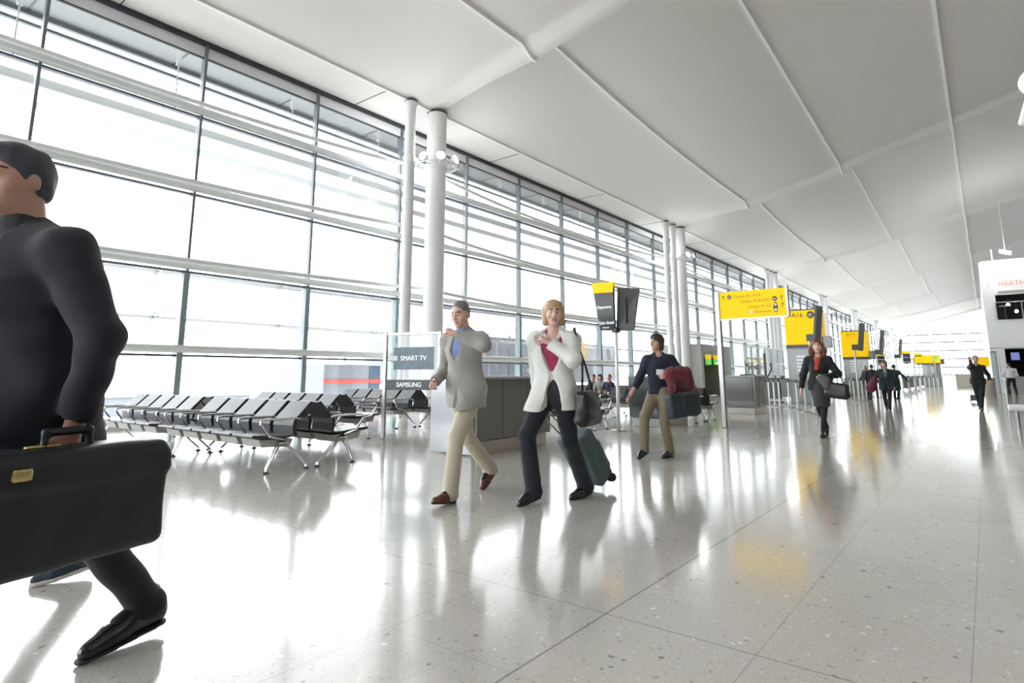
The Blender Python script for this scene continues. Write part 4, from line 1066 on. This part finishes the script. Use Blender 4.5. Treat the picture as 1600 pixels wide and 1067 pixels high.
    # ---- hair
    if hair:
        f = Field(hc-.26*SH, hc+.22*SH, min(vox, .01)); 
        th = hairstyle == 'thin'; f.ell(hp(-.017, 0, .045), (v3(.100, .0795, .0895) if th else v3(.104, .085, .093))*SH, HR_, .0)
        if hairstyle in ('short', 'thin'):
            f.ell(hp(-.045, 0, -.005), (v3(.066, .074, .08) if th else v3(.07, .078, .085))*SH, HR_, .02)
            f.ell(hp(.12, 0, -.03), v3(.105, .13, .128 if th else .098)*SH, HR_, .01, 'sub'); f.ell(hp(.0, 0, -.125), v3(.12, .12, .09)*SH, HR_, .01, 'sub')
            for sg in (1, -1): f.ell(hp(.0, sg*.10, -.012), v3(.03, .03, .036)*SH, HR_, .01, 'sub')
            if hairstyle == 'short': f.ell(hp(.03, 0, .105), v3(.06, .06, .03)*SH, HR_, .03)
        elif hairstyle == 'bob':
            for sg in (1, -1): f.cone(hp(-.03, sg*.062, .03), hp(-.012, sg*.075, -.085), .05*SH, .035*SH, .03)
            f.cone(hp(-.06, 0, .03), hp(-.055, 0, -.08), .065*SH, .055*SH, .03); f.ell(hp(.035, 0, .09), v3(.06, .075, .035)*SH, HR_, .03)
            f.ell(hp(.125, 0, -.045), v3(.092, .075, .108)*SH, HR_, .012, 'sub')
        elif hairstyle == 'wavy':
            for sg in (1, -1):
                f.cone(hp(-.02, sg*.065, .04), hp(.0, sg*.10, -.08), .05*SH, .055*SH, .03); f.cone(hp(.0, sg*.10, -.08), hp(.01, sg*.105, -.15), .055*SH, .04*SH, .03)
            f.cone(hp(-.06, 0, .03), hp(-.06, 0, -.14), .075*SH, .07*SH, .03)
            f.ell(hp(.12, 0, -.03), v3(.085, .066, .115)*SH, HR_, .012, 'sub')
        elif hairstyle == 'tied':
            f.ell(hp(-.055, 0, .0), v3(.06, .07, .08)*SH, HR_, .02); f.ell(hp(-.12, 0, .03), v3(.04, .04, .04)*SH, HR_, .02)
            f.ell(hp(.12, 0, -.035), v3(.098, .12, .105)*SH, HR_, .01, 'sub'); f.ell(hp(.02, 0, -.125), v3(.12, .12, .08)*SH, HR_, .01, 'sub')
        f.wrinkle(.0025, 75, 3); V, F = f.mesh(); npmesh('hair', V, F, HR[hair], root)
    # ---- trousers / skirt / tights
    fwd = TW@v3(1, 0, 0)
    f = fld()
    if legs in ('trousers', 'tights'):
        g = 1.0 if legs == 'trousers' else .80
        f.ell(P0+v3(0, 0, -.02), v3(.118 if legs == 'trousers' else .11, .168, .15)*S*build, None, .0)
        f.cone(P0, up(0, 0, .12), .15*S*build, .128*S*build, .03, ((1, 0, 0), 1.3))
        for sd, sg in (('L', 1), ('R', -1)):
            j = J[sd]; e = j['an']+unit(j['kn']-j['an'])*(-.012)*S
            wl = legw if legs == 'trousers' else .8
            f.cone(hip[sd]+v3(0, 0, -.02), j['kn'], .096*S*g, .068*S*g*(.6+.4*wl), .04); f.cone(j['kn'], e, .066*S*g*(.55+.45*wl), .060*S*wl*(1 if legs == 'trousers' else .72), .02)
            if legs == 'trousers': f.cone(e-v3(.01, 0, 0), e+v3(.035, 0, -.015)*S, .058*S*wl, .045*S*wl, .02)
            else: f.cone(j['kn'], j['kn']*.65+j['an']*.35-v3(.02, 0, 0), .045*S, .052*S, .03)
        if legs == 'trousers': f.wrinkle(.0028*S, 21, 5)
        f.cut(up(0, 0, .14), U)
        V, F = f.mesh(); npmesh('trousers' if legs == 'trousers' else 'tights', V, F, CL[legmat], root)
    if extra and 'skirt' in extra:
        f = fld(); kz = (J['L']['kn']+J['R']['kn'])/2
        f.cone(up(0, 0, .12), P0, .135*S, .168*S, .03, ((1, 0, 0), 1.25)); f.cone(P0, kz+v3(0, 0, .02), .17*S, .135*S, .03, ((1, 0, 0), 1.2)); f.cut(kz+v3(0, 0, .03), (0, 0, -1)); f.wrinkle(.003, 30, 2)
        V, F = f.mesh(); npmesh('skirt', V, F, CL[extra['skirt']], root)
    # ---- shoes
    for sd, sg in (('L', 1), ('R', -1)):
        j = J[sd]; A = j['an']; p = j['p']; FR = roty(p)@rotz(0)
        if seated: pass
        def q(x, y, z): return A+FR@(v3(x, y*sg, z)*S*fs)
        v = min(vox, .008)
        f = Field(A-.30*S*fs, A+.27*S*fs, v)
        f.ell(q(-.035, 0, -.035), v3(.045, .038, .05)*S, FR, .0); f.cone(q(-.03, 0, -.05), q(.12, .005, -.055), .036*S, .042*S, .02)
        f.cone(q(.12, .003, -.055), q(.185, -.006, -.058), .042*S, .030*S, .02); f.cone(q(-.005, 0, -.005), q(.09, 0, -.045), .042*S, .034*S, .03)
        if shoe in ('black', 'brown', 'sneaker') and not (extra and extra.get('pumps')): f.cone(q(-.01, 0, .0), q(-.012, 0, .02), .042*S, .042*S, .02)
        f.cut(q(0, 0, -.078), FR@v3(0, 0, -1)); V, F = f.mesh()
        up_ = npmesh('shoe', V, F, SHOE[shoe], root)
        f = Field(A-.30*S*fs, A+.27*S*fs, v)
        f.cone(q(-.032, 0, -.07), q(.12, .004, -.07), .042*S, .047*S, .01); f.cone(q(.12, .004, -.07), q(.19, -.004, -.07), .047*S, .033*S, .01)
        tk = -.062 if shoe == 'sneaker' else -.073
        f.cut(q(0, 0, tk), FR@v3(0, 0, 1)); f.cut(q(0, 0, -.0855), FR@v3(0, 0, -1))
        V, F = f.mesh()
        if len(F): npmesh('sole', V, F, SHOE['sole' if shoe == 'sneaker' else 'dsole'], up_)
    # ---- upper garments
    if shirt:
        f = fld(); f.cone(up(0, 0, .02), chest, .150*S*build, .158*S*build, .03, (fwd, 1.35)); f.cone(chest, up(.0, 0, .47), .158*S*build, .09*S, .04, (fwd, 1.2)); (f.ell(up(.07, 0, .50), v3(.08, .07, .10)*S, None, .01, 'sub') if fem else f.cone(up(-.004, 0, .46), up(.006, 0, .535), .074*S, .066*S, .02))
        V, F = f.mesh(); npmesh('shirt', V, F, CL[shirt], root)
    f = fld(); hz_ = hem if hem is not None else -.12
    mw = topw*build
    hemr = (.185 if top == 'jacket' else .165)*S*mw
    f.cone(up(-.01, 0, hz_+.0), up(0, 0, .14), hemr, (.150 if fem else .162)*S*mw, .03, (fwd, 1.28)); f.cone(up(0, 0, .14), chest, (.150 if fem else .162)*S*mw, .172*S*mw, .04, (fwd, 1.32))
    f.cone(chest, up(-.005, 0, .45), .170*S*mw, .10*S, .04, (fwd, 1.15)); f.cone(sh['L'], sh['R'], .070*S*mw, .070*S*mw, .05)
    for sd in J:
        if hz_ < -.05 and not seated: f.cone(hip[sd]+v3(0, 0, .02), hip[sd]+(J[sd]['kn']-hip[sd])*min(.9, (-hz_+.10)/.43), .118*S*build*topw, .112*S*topw, .07)
    if fem:
        for sg in (1, -1): f.ell(up(.085, sg*.065, .30), v3(.06, .065, .07)*S, None, .05)
    f.cone(up(-.012, 0, .47), up(-.008, 0, .515), .088*S, .072*S, .03)
    for sd in sh: f.cone(up(-.015, 0, .475), sh[sd]*.75+up(0, 0, .455)*.25, .075*S, .06*S, .05)
    if opening:
        o0 = up(.20, 0, .50); o1 = up(.24, 0, .14)
        f.cone(o0, o1, .085*S*opw, .035*S*opw, .0, (fwd, .55), 'sub'); f.cone(o1, up(.28, 0, hz_-.25), .035*S*opw, .10*S*opw, .0, (fwd, .45), 'sub')
    f.ell(up(.06, 0, .545), v3(.075, .06, .06)*S, None, .0, 'sub') if top != 'shirt' else f.ell(up(.02, 0, .56), v3(.09, .085, .05)*S, None, .0, 'sub')
    f.cut(up(-.01, 0, hz_), -U)
    for sd, sg in (('L', 1), ('R', -1)):
        j = J[sd]; d = unit(j['w']-j['el'])
        f.cone(sh[sd], j['el'], .076*S*sleeve, .060*S*sleeve, .04)
        f.cone(j['el'], j['el']+(j['w']-j['el'])*(.96*sleevelen), .060*S*sleeve, .050*S*sleeve, .03)
    for sd in J:
        j = J[sd]; d = unit(j['w']-j['el'])
        e = j['el']+(j['w']-j['el'])*(.985*sleevelen); f.cone(e+d*.05*S, e+d*.12*S, .062*S*sleeve, .07*S*sleeve, .0, None, 'sub')
    f.wrinkle((.0045 if top == 'jacket' else .004)*S, 30, 11)
    V, F = f.mesh(); npmesh('jacket' if top == 'jacket' else 'top', V, F, CL[topmat], root)
    if top == 'jacket':   # collar
        f = Field(neck-.2*S, neck+.2*S, min(vox, .008)); a = 26; prev = None
        for i in range(a+1):
            an = math.radians(-142+284*i/a); c_ = up(-.010-.078*math.cos(an)+.012, .082*math.sin(an), .515-.055*max(0, -math.cos(an))-.0)
            if prev is not None: f.cone(prev, c_, .016*S, .016*S, .008)
            prev = c_
        V, F = f.mesh(); npmesh('collar', V, F, CL[topmat], root)
    root['_'] = 0; del root['_']
    inf = dict(root=root, J=J, up=up, hp=hp, S=S, f=fld, TW=TW)
    RW = rotz(heading)
    inf['w'] = lambda p: RW@np.array(p)+v3(pos[0], pos[1], 0)
    inf['child'] = lambda nm, fl_, m: npmesh(nm, *fl_.mesh(), m, root)
    return inf
def sdf_thing(name, label, cat, fields, group=None):
    """fields: list of (part name, Field in world coords, material)"""
    base = None
    ms = [(n, fl_.mesh(), m) for n, fl_, m in fields]
    allv = np.concatenate([x[1][0] for x in ms]); c = allv.mean(0); c[2] = allv[:, 2].min()
    t = thing(name, label, cat, tuple(c), 0, group)
    for n, (V, F), m in ms: npmesh(n, V-c, F, m, t)
    return t

# ================================================================== the people
hd = math.atan2
# 1. businessman with briefcase, cropped by the left edge
h1 = math.atan2(-.29, -.96)
P1 = person('person in dark navy suit striding left with a black briefcase, cropped by the left edge', (.635, 2.69), h1, H=1.96, lean=9, hz=1.05, hs=.9, fs=1.22, ll=1.14,
            feet=dict(L=(.46, .10, -12), R=(-.64, -.12, 5)), wrists=dict(L=(.02, .29, .965), R=(.06, -.30, 1.05)), poles=dict(L=(-.15, 1, -.2), R=(-1, -.3, .1)), headpitch=3, headyaw=2,
            hair='slate', hairstyle='short', topmat='navysuit', legmat='blacktr', shirt='greytee', vox=.008, hem=-.17, build=1.12, curl=dict(L=1.25, R=.5), legw=1.02, topw=1.05, sleevelen=.9)
# 2. walker in blue canvas shoes hidden behind him
person('person in jeans and blue canvas shoes, almost hidden behind the briefcase man', (1.0, 4.24), PI, H=1.66, fs=1.1, build=.85, wrists=dict(L=(.12, .2, .85), R=(-.2, -.2, .95)), feet=dict(L=(-.30, .09, 8), R=(.25, -.08, 0)), legmat='jeans', topmat='greytee', top='top', shoe='sneaker', vox=.011, opening=False, hem=-.06, legw=.95)
# 3. man in grey jacket
P3 = person('person in grey jacket and beige trousers walking left before the nearest gate counter', (4.30, 3.95), math.atan2(-.08, -1), H=1.84, lean=5, hz=.99, ll=1.06, hs=.95,
            feet=dict(L=(.30, .07, -6), R=(-.50, -.08, 36)), wrists=dict(L=(.34, .16, 1.49), R=(.20, -.22, 1.06)), poles=dict(L=(-.2, 1, -.4), R=(-.6, -.4, -.5)), headpitch=14, headyaw=4,
            skin=SKIN2, hair='grey', hairstyle='thin', topmat='greyjk', legmat='beige', shirt='blueshirt', shoe='brown', vox=.008, hem=-.16, curl=.8, legw=1.12, topw=1.02)
# 4. woman in white jacket
P4 = person('person with blond bob in white jacket and dark trousers, pulling the teal suitcase', (4.66, 3.17), PI-R_(6), H=1.80, lean=4, hz=.985, ll=1.07, hs=.95,
            feet=dict(R=(.20, -.09, 8), L=(-.34, .07, 4)), wrists=dict(L=(.17, .10, 1.40), R=(-.10, -.30, .86)), poles=dict(L=(-.35, 1, -.6), R=(-1, -.6, 0)), tw=32, headyaw=14, headpitch=2,
            skin=SKIN2, hair='blond', hairstyle='bob', topmat='whitejk', legmat='navytr', shirt='pinktop', vox=.008, hem=-.17, opw=1.5, sex='f', curl=.9, legw=1.22, topw=1.10, sleeve=1.12, extra=dict(pumps=1))
# 5. person carrying a maroon coat
P5 = person('person with dark hair in navy top and khaki trousers, carrying a maroon coat', (8.02, 3.66), PI-R_(2), H=1.71, lean=3,
            feet=dict(L=(-.04, .09, 0), R=(.26, -.14, 14)), wrists=dict(L=(.16, .22, 1.10), R=(.30, -.30, .84)), poles=dict(L=(-.5, .7, -.6), R=(-1, -.2, 0)), tw=30, headyaw=-48,
            hair='dark', hairstyle='bob', top='top', topmat='navytop', legmat='khaki', vox=.009, hem=-.04, sex='f', opening=False, sleevelen=.52, curl=.55, legw=1.08, topw=1.05)
# 6. woman in black suit walking towards the camera
h6 = math.atan2(-.10, -.99)
P6 = person('person with auburn hair in black suit and red scarf walking towards the camera', (12.42, 2.47), h6, H=1.77, lean=2, hz=.94,
            feet=dict(L=(.16, -.01, -4), R=(-.24, .02, 30)), wrists=dict(L=(.20, .10, 1.08), R=(.05, -.32, .86)), poles=dict(L=(-.4, 1, -.3), R=(-1, -.5, 0)), headyaw=6,
            skin=SKIN2, hair='brown', hairstyle='wavy', topmat='blackjk', shirt='greytee', legs='tights', legmat='tights', vox=.010, hem=-.11, sex='f', extra=dict(skirt='greyskirt', pumps=1), curl=.6, topw=.98)
f = P6['f'](); up = P6['up']
f.cone(up(.03, .07, .50), up(.10, .0, .44), .03, .035, .02); f.cone(up(.03, -.07, .50), up(.10, .0, .44), .03, .035, .02); f.cone(up(.10, 0, .45), up(.14, -.03, .30), .035, .045, .02, (up(1, 0, 0)-up(0, 0, 0), 2)); f.cone(up(-.05, .05, .51), up(.03, .08, .50), .025, .028, .02); f.cone(up(-.05, -.05, .51), up(.03, -.08, .50), .025, .028, .02); f.wrinkle(.004, 60, 4)
P6['child']('scarf', f, CL['scarf'])
# 7.. group
x, y = fl(1354.5, 623.5); person('person with white hair in dark suit at the left of the standing group', (x, y), R_(-60), H=1.56, feet=dict(L=(.04, .09, 0), R=(0, -.09, 0)), hair='white', hairstyle='thin', topmat='navysuit', vox=.016, hem=-.14, legw=1.0, group='people of the distant group')
x, y = fl(1366.5, 622.3); person('person seen from behind in dark blue suit, second from the left of the standing group', (x, y), R_(5), H=1.62, feet=dict(L=(.12, .14, 0), R=(-.05, -.14, 0)), hair='dark', hairstyle='thin', topmat='darkcoat', legmat='greytee', vox=.016, hem=-.14, build=1.12, group='people of the distant group')
x, y = fl(1401, 623.5); person('person in long dark teal coat at the right of the standing group, arm held out', (x, y), R_(-15), H=1.60, feet=dict(L=(.1, .1, 0), R=(-.05, -.1, 0)), wrists=dict(R=(.1, -.52, .82), L=(.1, .25, .85)), poles=dict(R=(0, -1, -.2)), hair='dark', hairstyle='thin', topmat='teal', legmat='blacktr', vox=.016, hem=-.5, build=1.15, group='people of the distant group')
x, y = fl(1388.5, 641)
P9 = person('person with brown hair walking out of the group with a maroon shoulder bag', (x, y), PI+R_(8), H=1.57, feet=dict(L=(.12, .03, -4), R=(-.15, -.04, 24)), wrists=dict(R=(.12, -.24, .98)), hair='brown', hairstyle='bob', topmat='teal', shirt='greyblue', legmat='blacktr', vox=.013, hem=-.2, sex='f', build=1.14, group='people of the distant group')
# woman on the phone
x, y = fl(1534, 642)
P11 = person('person in black holding a phone to the ear, walking alone on the right', (x, y), PI+R_(4), H=1.73, feet=dict(L=(.14, .0, -4), R=(-.16, -.02, 26)), wrists=dict(R=(.09, -.13, 1.55), L=(.05, .30, .92)), poles=dict(R=(.3, -.1, -1)), hair='blond', hairstyle='tied', topmat='blackdress', top='top', legmat='blackdress', shoe='brown', vox=.012, hem=-.08, sex='f', opening=False, legw=.95, curl=1.0, skin=SKIN2, sleevelen=.9)
x, y = fl(1583.5, 617.5)
person('person seen from behind in white shirt and black trousers at the shop counter', (x, y), R_(10), H=1.76, feet=dict(L=(.06, .14, 0), R=(-.06, -.14, 0)), wrists=dict(L=(.28, .3, 1.05), R=(.28, -.22, 1.08)), hair='dark', hairstyle='thin', top='shirt', topmat='whiteshirt', legmat='blacktr', vox=.016, hem=.0, opening=False, build=1.12)
# seated trio
for (px, Xb, lab, hr, tm, hs) in ((924, 16.48, 'left of three seated people, dark hair and dark top, beyond the screen post', 'dark', 'darkcoat', 'thin'),
                             (936, 16.48, 'middle of three seated people, pale top, beyond the screen post', 'dark', 'greyjk', 'bob'),
                             (949, 16.48, 'right of three seated people, blue top and brown hair, nearest the screen post', 'brown', 'navytop', 'thin')):
    r = ray(px, 610); y = r[1]/r[0]*Xb
    person(lab, (Xb+.02, y), PI if hs != 'bob' else PI+.3, H=1.40, hz=.50, lean=-16, build=.85, feet=dict(L=(.42, .10, 0), R=(.42, -.10, 0)), wrists=dict(L=(.26, .12, .62), R=(.26, -.12, .62)), hair=hr, hairstyle=hs, top='top', topmat=tm, legmat='blacktr', vox=.015, hem=-.02, opening=False, seated=True, group=None)

# ================================================================== carried things
# briefcase
d = np.array([.957, .29, 0]); d /= np.linalg.norm(d); n2 = np.array([-d[1], d[0], 0]); z3 = v3(0, 0, 1)
RT_ = np.stack([d, n2, z3], 1)
hw = P1['w'](P1['J']['L']['w']+P1['J']['L']['d']*.095)
cc = np.array([hw[0]+.02, hw[1], 0])
end = np.array([.945, 2.37]); L_ = .62
cmid = np.array([end[0]-d[0]*L_/2, end[1]-d[1]*L_/2, .73])
f = Field(cmid-.45, cmid+.45, .008); f.rbox(cmid, (L_/2, .085, .175), .035, RT_); f.rbox(cmid+v3(0, 0, .10), (L_/2+.006, .092, .05), .03, RT_, .01); f.wrinkle(.002, 25, 2)
g = Field(cmid-.45, cmid+.45, .007)
zt = cmid[2]+.175
hpos = cmid+v3(0, 0, .175)
for q in (-.07, .07): g.cone(hpos+d*q-v3(0, 0, .02), hpos+d*q*.9+v3(0, 0, .045), .012, .011, .01)
g.cone(hpos-d*.065+v3(0, 0, .045), hpos+d*.065+v3(0, 0, .045), .013, .013, .01)
k_ = Field(cmid-.45, cmid+.45, .007)
k2 = Field(cmid-.45, cmid+.45, .007); k2.rbox(cmid-d*.17-n2*.094+v3(0, 0, .115), (.028, .008, .018), .005, RT_)
k_.rbox(hpos-d*.07+v3(0, 0, .004), (.05, .012, .006), .003, RT_)
bc = sdf_thing('briefcase', 'black leather briefcase in the hand of the businessman, cropped by the left edge', 'briefcase', [('case_body', f, MT['case']), ('handle', g, MT['case']), ('handle_plate', k_, MT['brass']), ('clasp', k2, MT['brass'])])
# suitcase
sc_ = np.array([5.50, 3.24]); ax_ = unit(v3(-.55, .10, .80)); sd_ = unit(np.cross(ax_, v3(-1, .15, 0))); fw_ = np.cross(sd_, ax_)
RS = np.stack([fw_, sd_, ax_], 1); bot = v3(sc_[0], sc_[1], .07); mid = bot+ax_*.30
f = Field(mid-.5, mid+.5, .009); f.rbox(mid, (.115, .17, .29), .045, RS); f.rbox(mid+fw_*.10*-1+ax_*-.05, (.05, .15, .17), .03, RS, .02); f.wrinkle(.002, 30, 1)
w = Field(mid-.6, mid+.6, .007); w2 = Field(mid-.6, mid+.6, .007)
for q, w_ in ((-.14, w), (.14, w2)): w_.cone(bot+sd_*q-fw_*.06-ax_*.0, bot+sd_*(q+.02*np.sign(q))-fw_*.06, .045, .045, .0)
hw4 = P4['w'](P4['J']['R']['w']+P4['J']['R']['d']*.10)
h_ = MB(); tp = mid+ax_*.27
for q in (-.07, .07): h_.tube([tuple(tp+sd_*q+fw_*.07), tuple(hw4+sd_*q)], .008, 8)
h_.tube([tuple(hw4-sd_*.08), tuple(hw4+sd_*.08)], .014, 8)
su = sdf_thing('suitcase', 'teal wheeled suitcase tilted behind the white coat walker', 'suitcase', [('suitcase_body', f, MT['teal']), ('wheel', w, MT['black']), ('wheel', w2, MT['black'])])
o = h_.build('pull_handle', MT['steel'], su); o.data.transform(Matrix.Translation(-su.location))
# handbag of the white coat walker
S4 = P4['w'](P4['up'](.0, .30, .02)); S4 = S4+v3(-.12, -.07, -.06); b4 = S4+v3(.0, .0, -.10)
RB = rotz(R_(8))
f = Field(b4-.4, b4+.4, .009); f.rbox(b4, (.17, .065, .135), .05, RB); f.cone(b4+RB@v3(-.13, 0, -.10), b4+RB@v3(.13, 0, -.10), .075, .075, .04); f.wrinkle(.005, 28, 6)
g = MB(); sh4 = P4['w'](P4['up'](.02, .17, .50)); 
pts = [b4+RB@v3(-.12, 0, .12), S4*.5+sh4*.5+v3(-.05, -.06, 0), sh4+v3(0, -.03, .05), sh4+v3(.07, .03, .03), S4*.5+sh4*.5+v3(.09, .0, 0), b4+RB@v3(.12, 0, .12)]
g.tube([tuple(p) for p in pts], .011, 8)
hb = sdf_thing('handbag', 'black shoulder handbag at the hip of the white coat walker', 'handbag', [('bag_body', f, MT['blackbag'])]); o = g.build('shoulder_strap', MT['blackbag'], hb, smooth=True); o.data.transform(Matrix.Translation(-hb.location))
# maroon coat over the arm, slate bag, badge
el = P5['w'](P5['J']['L']['el']); wr = P5['w'](P5['J']['L']['w'])
f = Field(np.minimum(el, wr)-.55, np.maximum(el, wr)+.4, .010)
for i in range(13):
    t = i/12; a = el+(wr-el)*(t*1.02-.02)+v3(.02*(1-t), -.02, .015); ln = .56-.26*t+.04*math.sin(i*2.1); dx_ = .24*(1-t)-.02
    mid_ = a+v3(dx_*.55, -.05, -ln*.5); f.cone(a, mid_, .065, .055, .08); f.cone(mid_, a+v3(dx_, -.02+.03*math.sin(i*2.4), -ln), .055, .035, .07)
f.cone(el+v3(.04, -.02, .07), wr+v3(0, 0, .06), .075, .05, .04); f.wrinkle(.010, 24, 8)
sdf_thing('coat', 'maroon coat folded over the arm of the navy top walker', 'coat', [('coat_cloth', f, MT['maroon'])])
bq = wr*.55+el*.45+v3(-.20, -.17, .02); bq[2] = .73; RB = rotz(R_(-28))@roty(R_(-6))
f = Field(bq-.4, bq+.4, .009); f.rbox(bq, (.25, .08, .16), .05, RB); f.wrinkle(.004, 26, 3)
f2 = Field(bq-.4, bq+.4, .009); f2.rbox(bq+RB@v3(.0, -.06, -.01), (.075, .04, .11), .03, RB); f2.wrinkle(.003, 30, 2)
st_ = MB(); st_.tube([tuple(bq+RB@v3(-.12, 0, .12)), tuple(bq+RB@v3(-.08, .0, .24)), tuple(wr+v3(.03, 0, .03)), tuple(bq+RB@v3(.08, 0, .24)), tuple(bq+RB@v3(.12, 0, .12))], .012, 8)
bg_ = sdf_thing('shoulder_bag', 'slate blue bag hanging below the maroon coat', 'bag', [('bag_body', f, MT['bluebag']), ('front_pocket', f2, MT['bluebag'])]); o = st_.build('strap', MT['black'], bg_, smooth=True); o.data.transform(Matrix.Translation(-bg_.location))
cb = P5['up'](.175, .0, .28); TWb = P5['TW']; b_ = MB(); 
uR = TWb@v3(0, 1, 0); uU = v3(0, 0, 1); uN = TWb@v3(1, 0, 0)
for a_ in (0,):
    pts = [cb+uR*sx*.05+uU*sz*.038 for sx, sz in ((-1, -1), (1, -1), (1, 1), (-1, 1))]
    b_.add([tuple(p) for p in pts]+[tuple(p+uN*.006) for p in pts], [(0, 3, 2, 1), (4, 5, 6, 7), (0, 1, 5, 4), (1, 2, 6, 5), (2, 3, 7, 6), (3, 0, 4, 7)])
bo = b_.build('name_badge', MT['paper'], P5['root']); bo['label'] = 'white badge on the chest'
# suit woman: handbag and grey bundle
el = P6['w'](P6['J']['L']['el']); wr = P6['w'](P6['J']['L']['w'])
b6 = el*.6+wr*.4+v3(-.13, -.07, -.25); RB = rotz(math.atan2(-1, -.15))@roty(R_(8))
f = Field(b6-.4, b6+.4, .010); f.rbox(b6, (.19, .075, .12), .05, RB); f.cone(b6+RB@v3(-.14, 0, -.08), b6+RB@v3(.14, 0, -.08), .085, .085, .03); f.wrinkle(.005, 26, 2)
st_ = MB(); st_.tube([tuple(b6+RB@v3(-.12, 0, .11)), tuple(b6+RB@v3(-.07, 0, .2)), tuple(el*.7+wr*.3+v3(-.03, 0, .05)), tuple(b6+RB@v3(.06, 0, .2)), tuple(b6+RB@v3(.12, 0, .11))], .011, 8)
bg_ = sdf_thing('handbag', 'black handbag on the bent arm of the red scarf walker', 'handbag', [('bag_body', f, MT['blackbag'])]); o = st_.build('strap', MT['blackbag'], bg_, smooth=True); o.data.transform(Matrix.Translation(-bg_.location))
c6 = wr+v3(-.09, -.01, -.07); f = Field(c6-.3, c6+.3, .009); f.ell(c6, (.05, .10, .08), None, 0); f.ell(c6+v3(-.01, -.02, -.09), (.045, .07, .07), None, .04); f.ell(c6+v3(.02, .05, .05), (.05, .07, .05), None, .04); f.wrinkle(.009, 34, 7)
sdf_thing('clothing_bundle', 'grey bundled cloth held at the waist by the red scarf walker', 'bundle', [('cloth', f, MT['greybundle'])])
# maroon shoulder bag in the group
w9 = P9['w'](P9['J']['R']['w']); b9 = w9+v3(-.10, .10, -.12); f = Field(b9-.4, b9+.4, .014); f.cone(b9+v3(0, .08, -.16), b9+v3(0, -.04, .10), .15, .09, .0, ((1, 0, 0), 1.7)); f.wrinkle(.004, 20, 3)
st_ = MB(); st_.tube([tuple(b9+v3(0, .05, .1)), tuple(P9['w'](P9['up'](.0, -.18, .50))), tuple(b9+v3(.06, -.06, .12))], .014, 8)
bg_ = sdf_thing('shoulder_bag', 'maroon shoulder bag carried by the walker leaving the group', 'bag', [('bag_body', f, MT['maroonbag'])]); o = st_.build('strap', MT['maroonbag'], bg_, smooth=True); o.data.transform(Matrix.Translation(-bg_.location))
# phone and trolley of the walker on the right
pw = P11['w'](P11['J']['R']['w']+P11['J']['R']['d']*.06); ph = thing('phone', 'dark phone held to the ear of the walker in black', 'phone', tuple(pw)); MB().box((0, 0, .03), (.02, .07, .13)).build('phone_case', MT['black'], ph, bevel=.005); MB().box((-.011, 0, .035), (.002, .06, .11)).build('phone_screen', MT['screen'], ph)
x, y = fl(1523, 628)
tr = thing('trolley_bag', 'small grey trolley with a long thin handle beside the walker in black', 'trolley', (x, y, 0))
MB().box((0, 0, .17), (.16, .26, .24)).build('trolley_body', MT['dgrey'], tr, bevel=.03); MB().tube([(0, -.05, .28), (-.02, -.05, 1.0), (-.02, .05, 1.0), (0, .05, .28)], .012, 8).build('pull_handle', MT['steel'], tr)
MB().tube([(0, -.12, .05), (0, -.15, .05)], .05, 12).build('wheel', MT['black'], tr); MB().tube([(0, .12, .05), (0, .15, .05)], .05, 12).build('wheel', MT['black'], tr)
# ------------------------------------------------------------------ light
W = bpy.data.worlds.new('overcast_sky'); SC.world = W; W.use_nodes = True
nt = W.node_tree; bg = nt.nodes['Background']
tc = nt.nodes.new('ShaderNodeTexCoord'); sp = nt.nodes.new('ShaderNodeSeparateXYZ'); nt.links.new(tc.outputs['Generated'], sp.inputs[0])
rp = nt.nodes.new('ShaderNodeValToRGB'); nt.links.new(sp.outputs[2], rp.inputs[0])
rp.color_ramp.elements[0].position = 0.; rp.color_ramp.elements[0].color = (.93, .96, 1, 1)
rp.color_ramp.elements[1].position = .6; rp.color_ramp.elements[1].color = (1, 1, 1, 1)
nt.links.new(rp.outputs[0], bg.inputs[0]); bg.inputs[1].default_value = 1.0
vs_ = SC.view_settings
vs_.view_transform = 'Standard'; vs_.look = 'None'; vs_.gamma = 1.; vs_.exposure = EXPO; vs_.use_curve_mapping = False
SC.cycles.max_bounces = 10; SC.cycles.diffuse_bounces = 5; SC.cycles.glossy_bounces = 4; SC.cycles.transparent_max_bounces = 24; SC.cycles.transmission_bounces = 6
SC.cycles.use_denoising = True; SC.cycles.sample_clamp_indirect = 6.; SC.cycles.caustics_reflective = False; SC.cycles.caustics_refractive = False
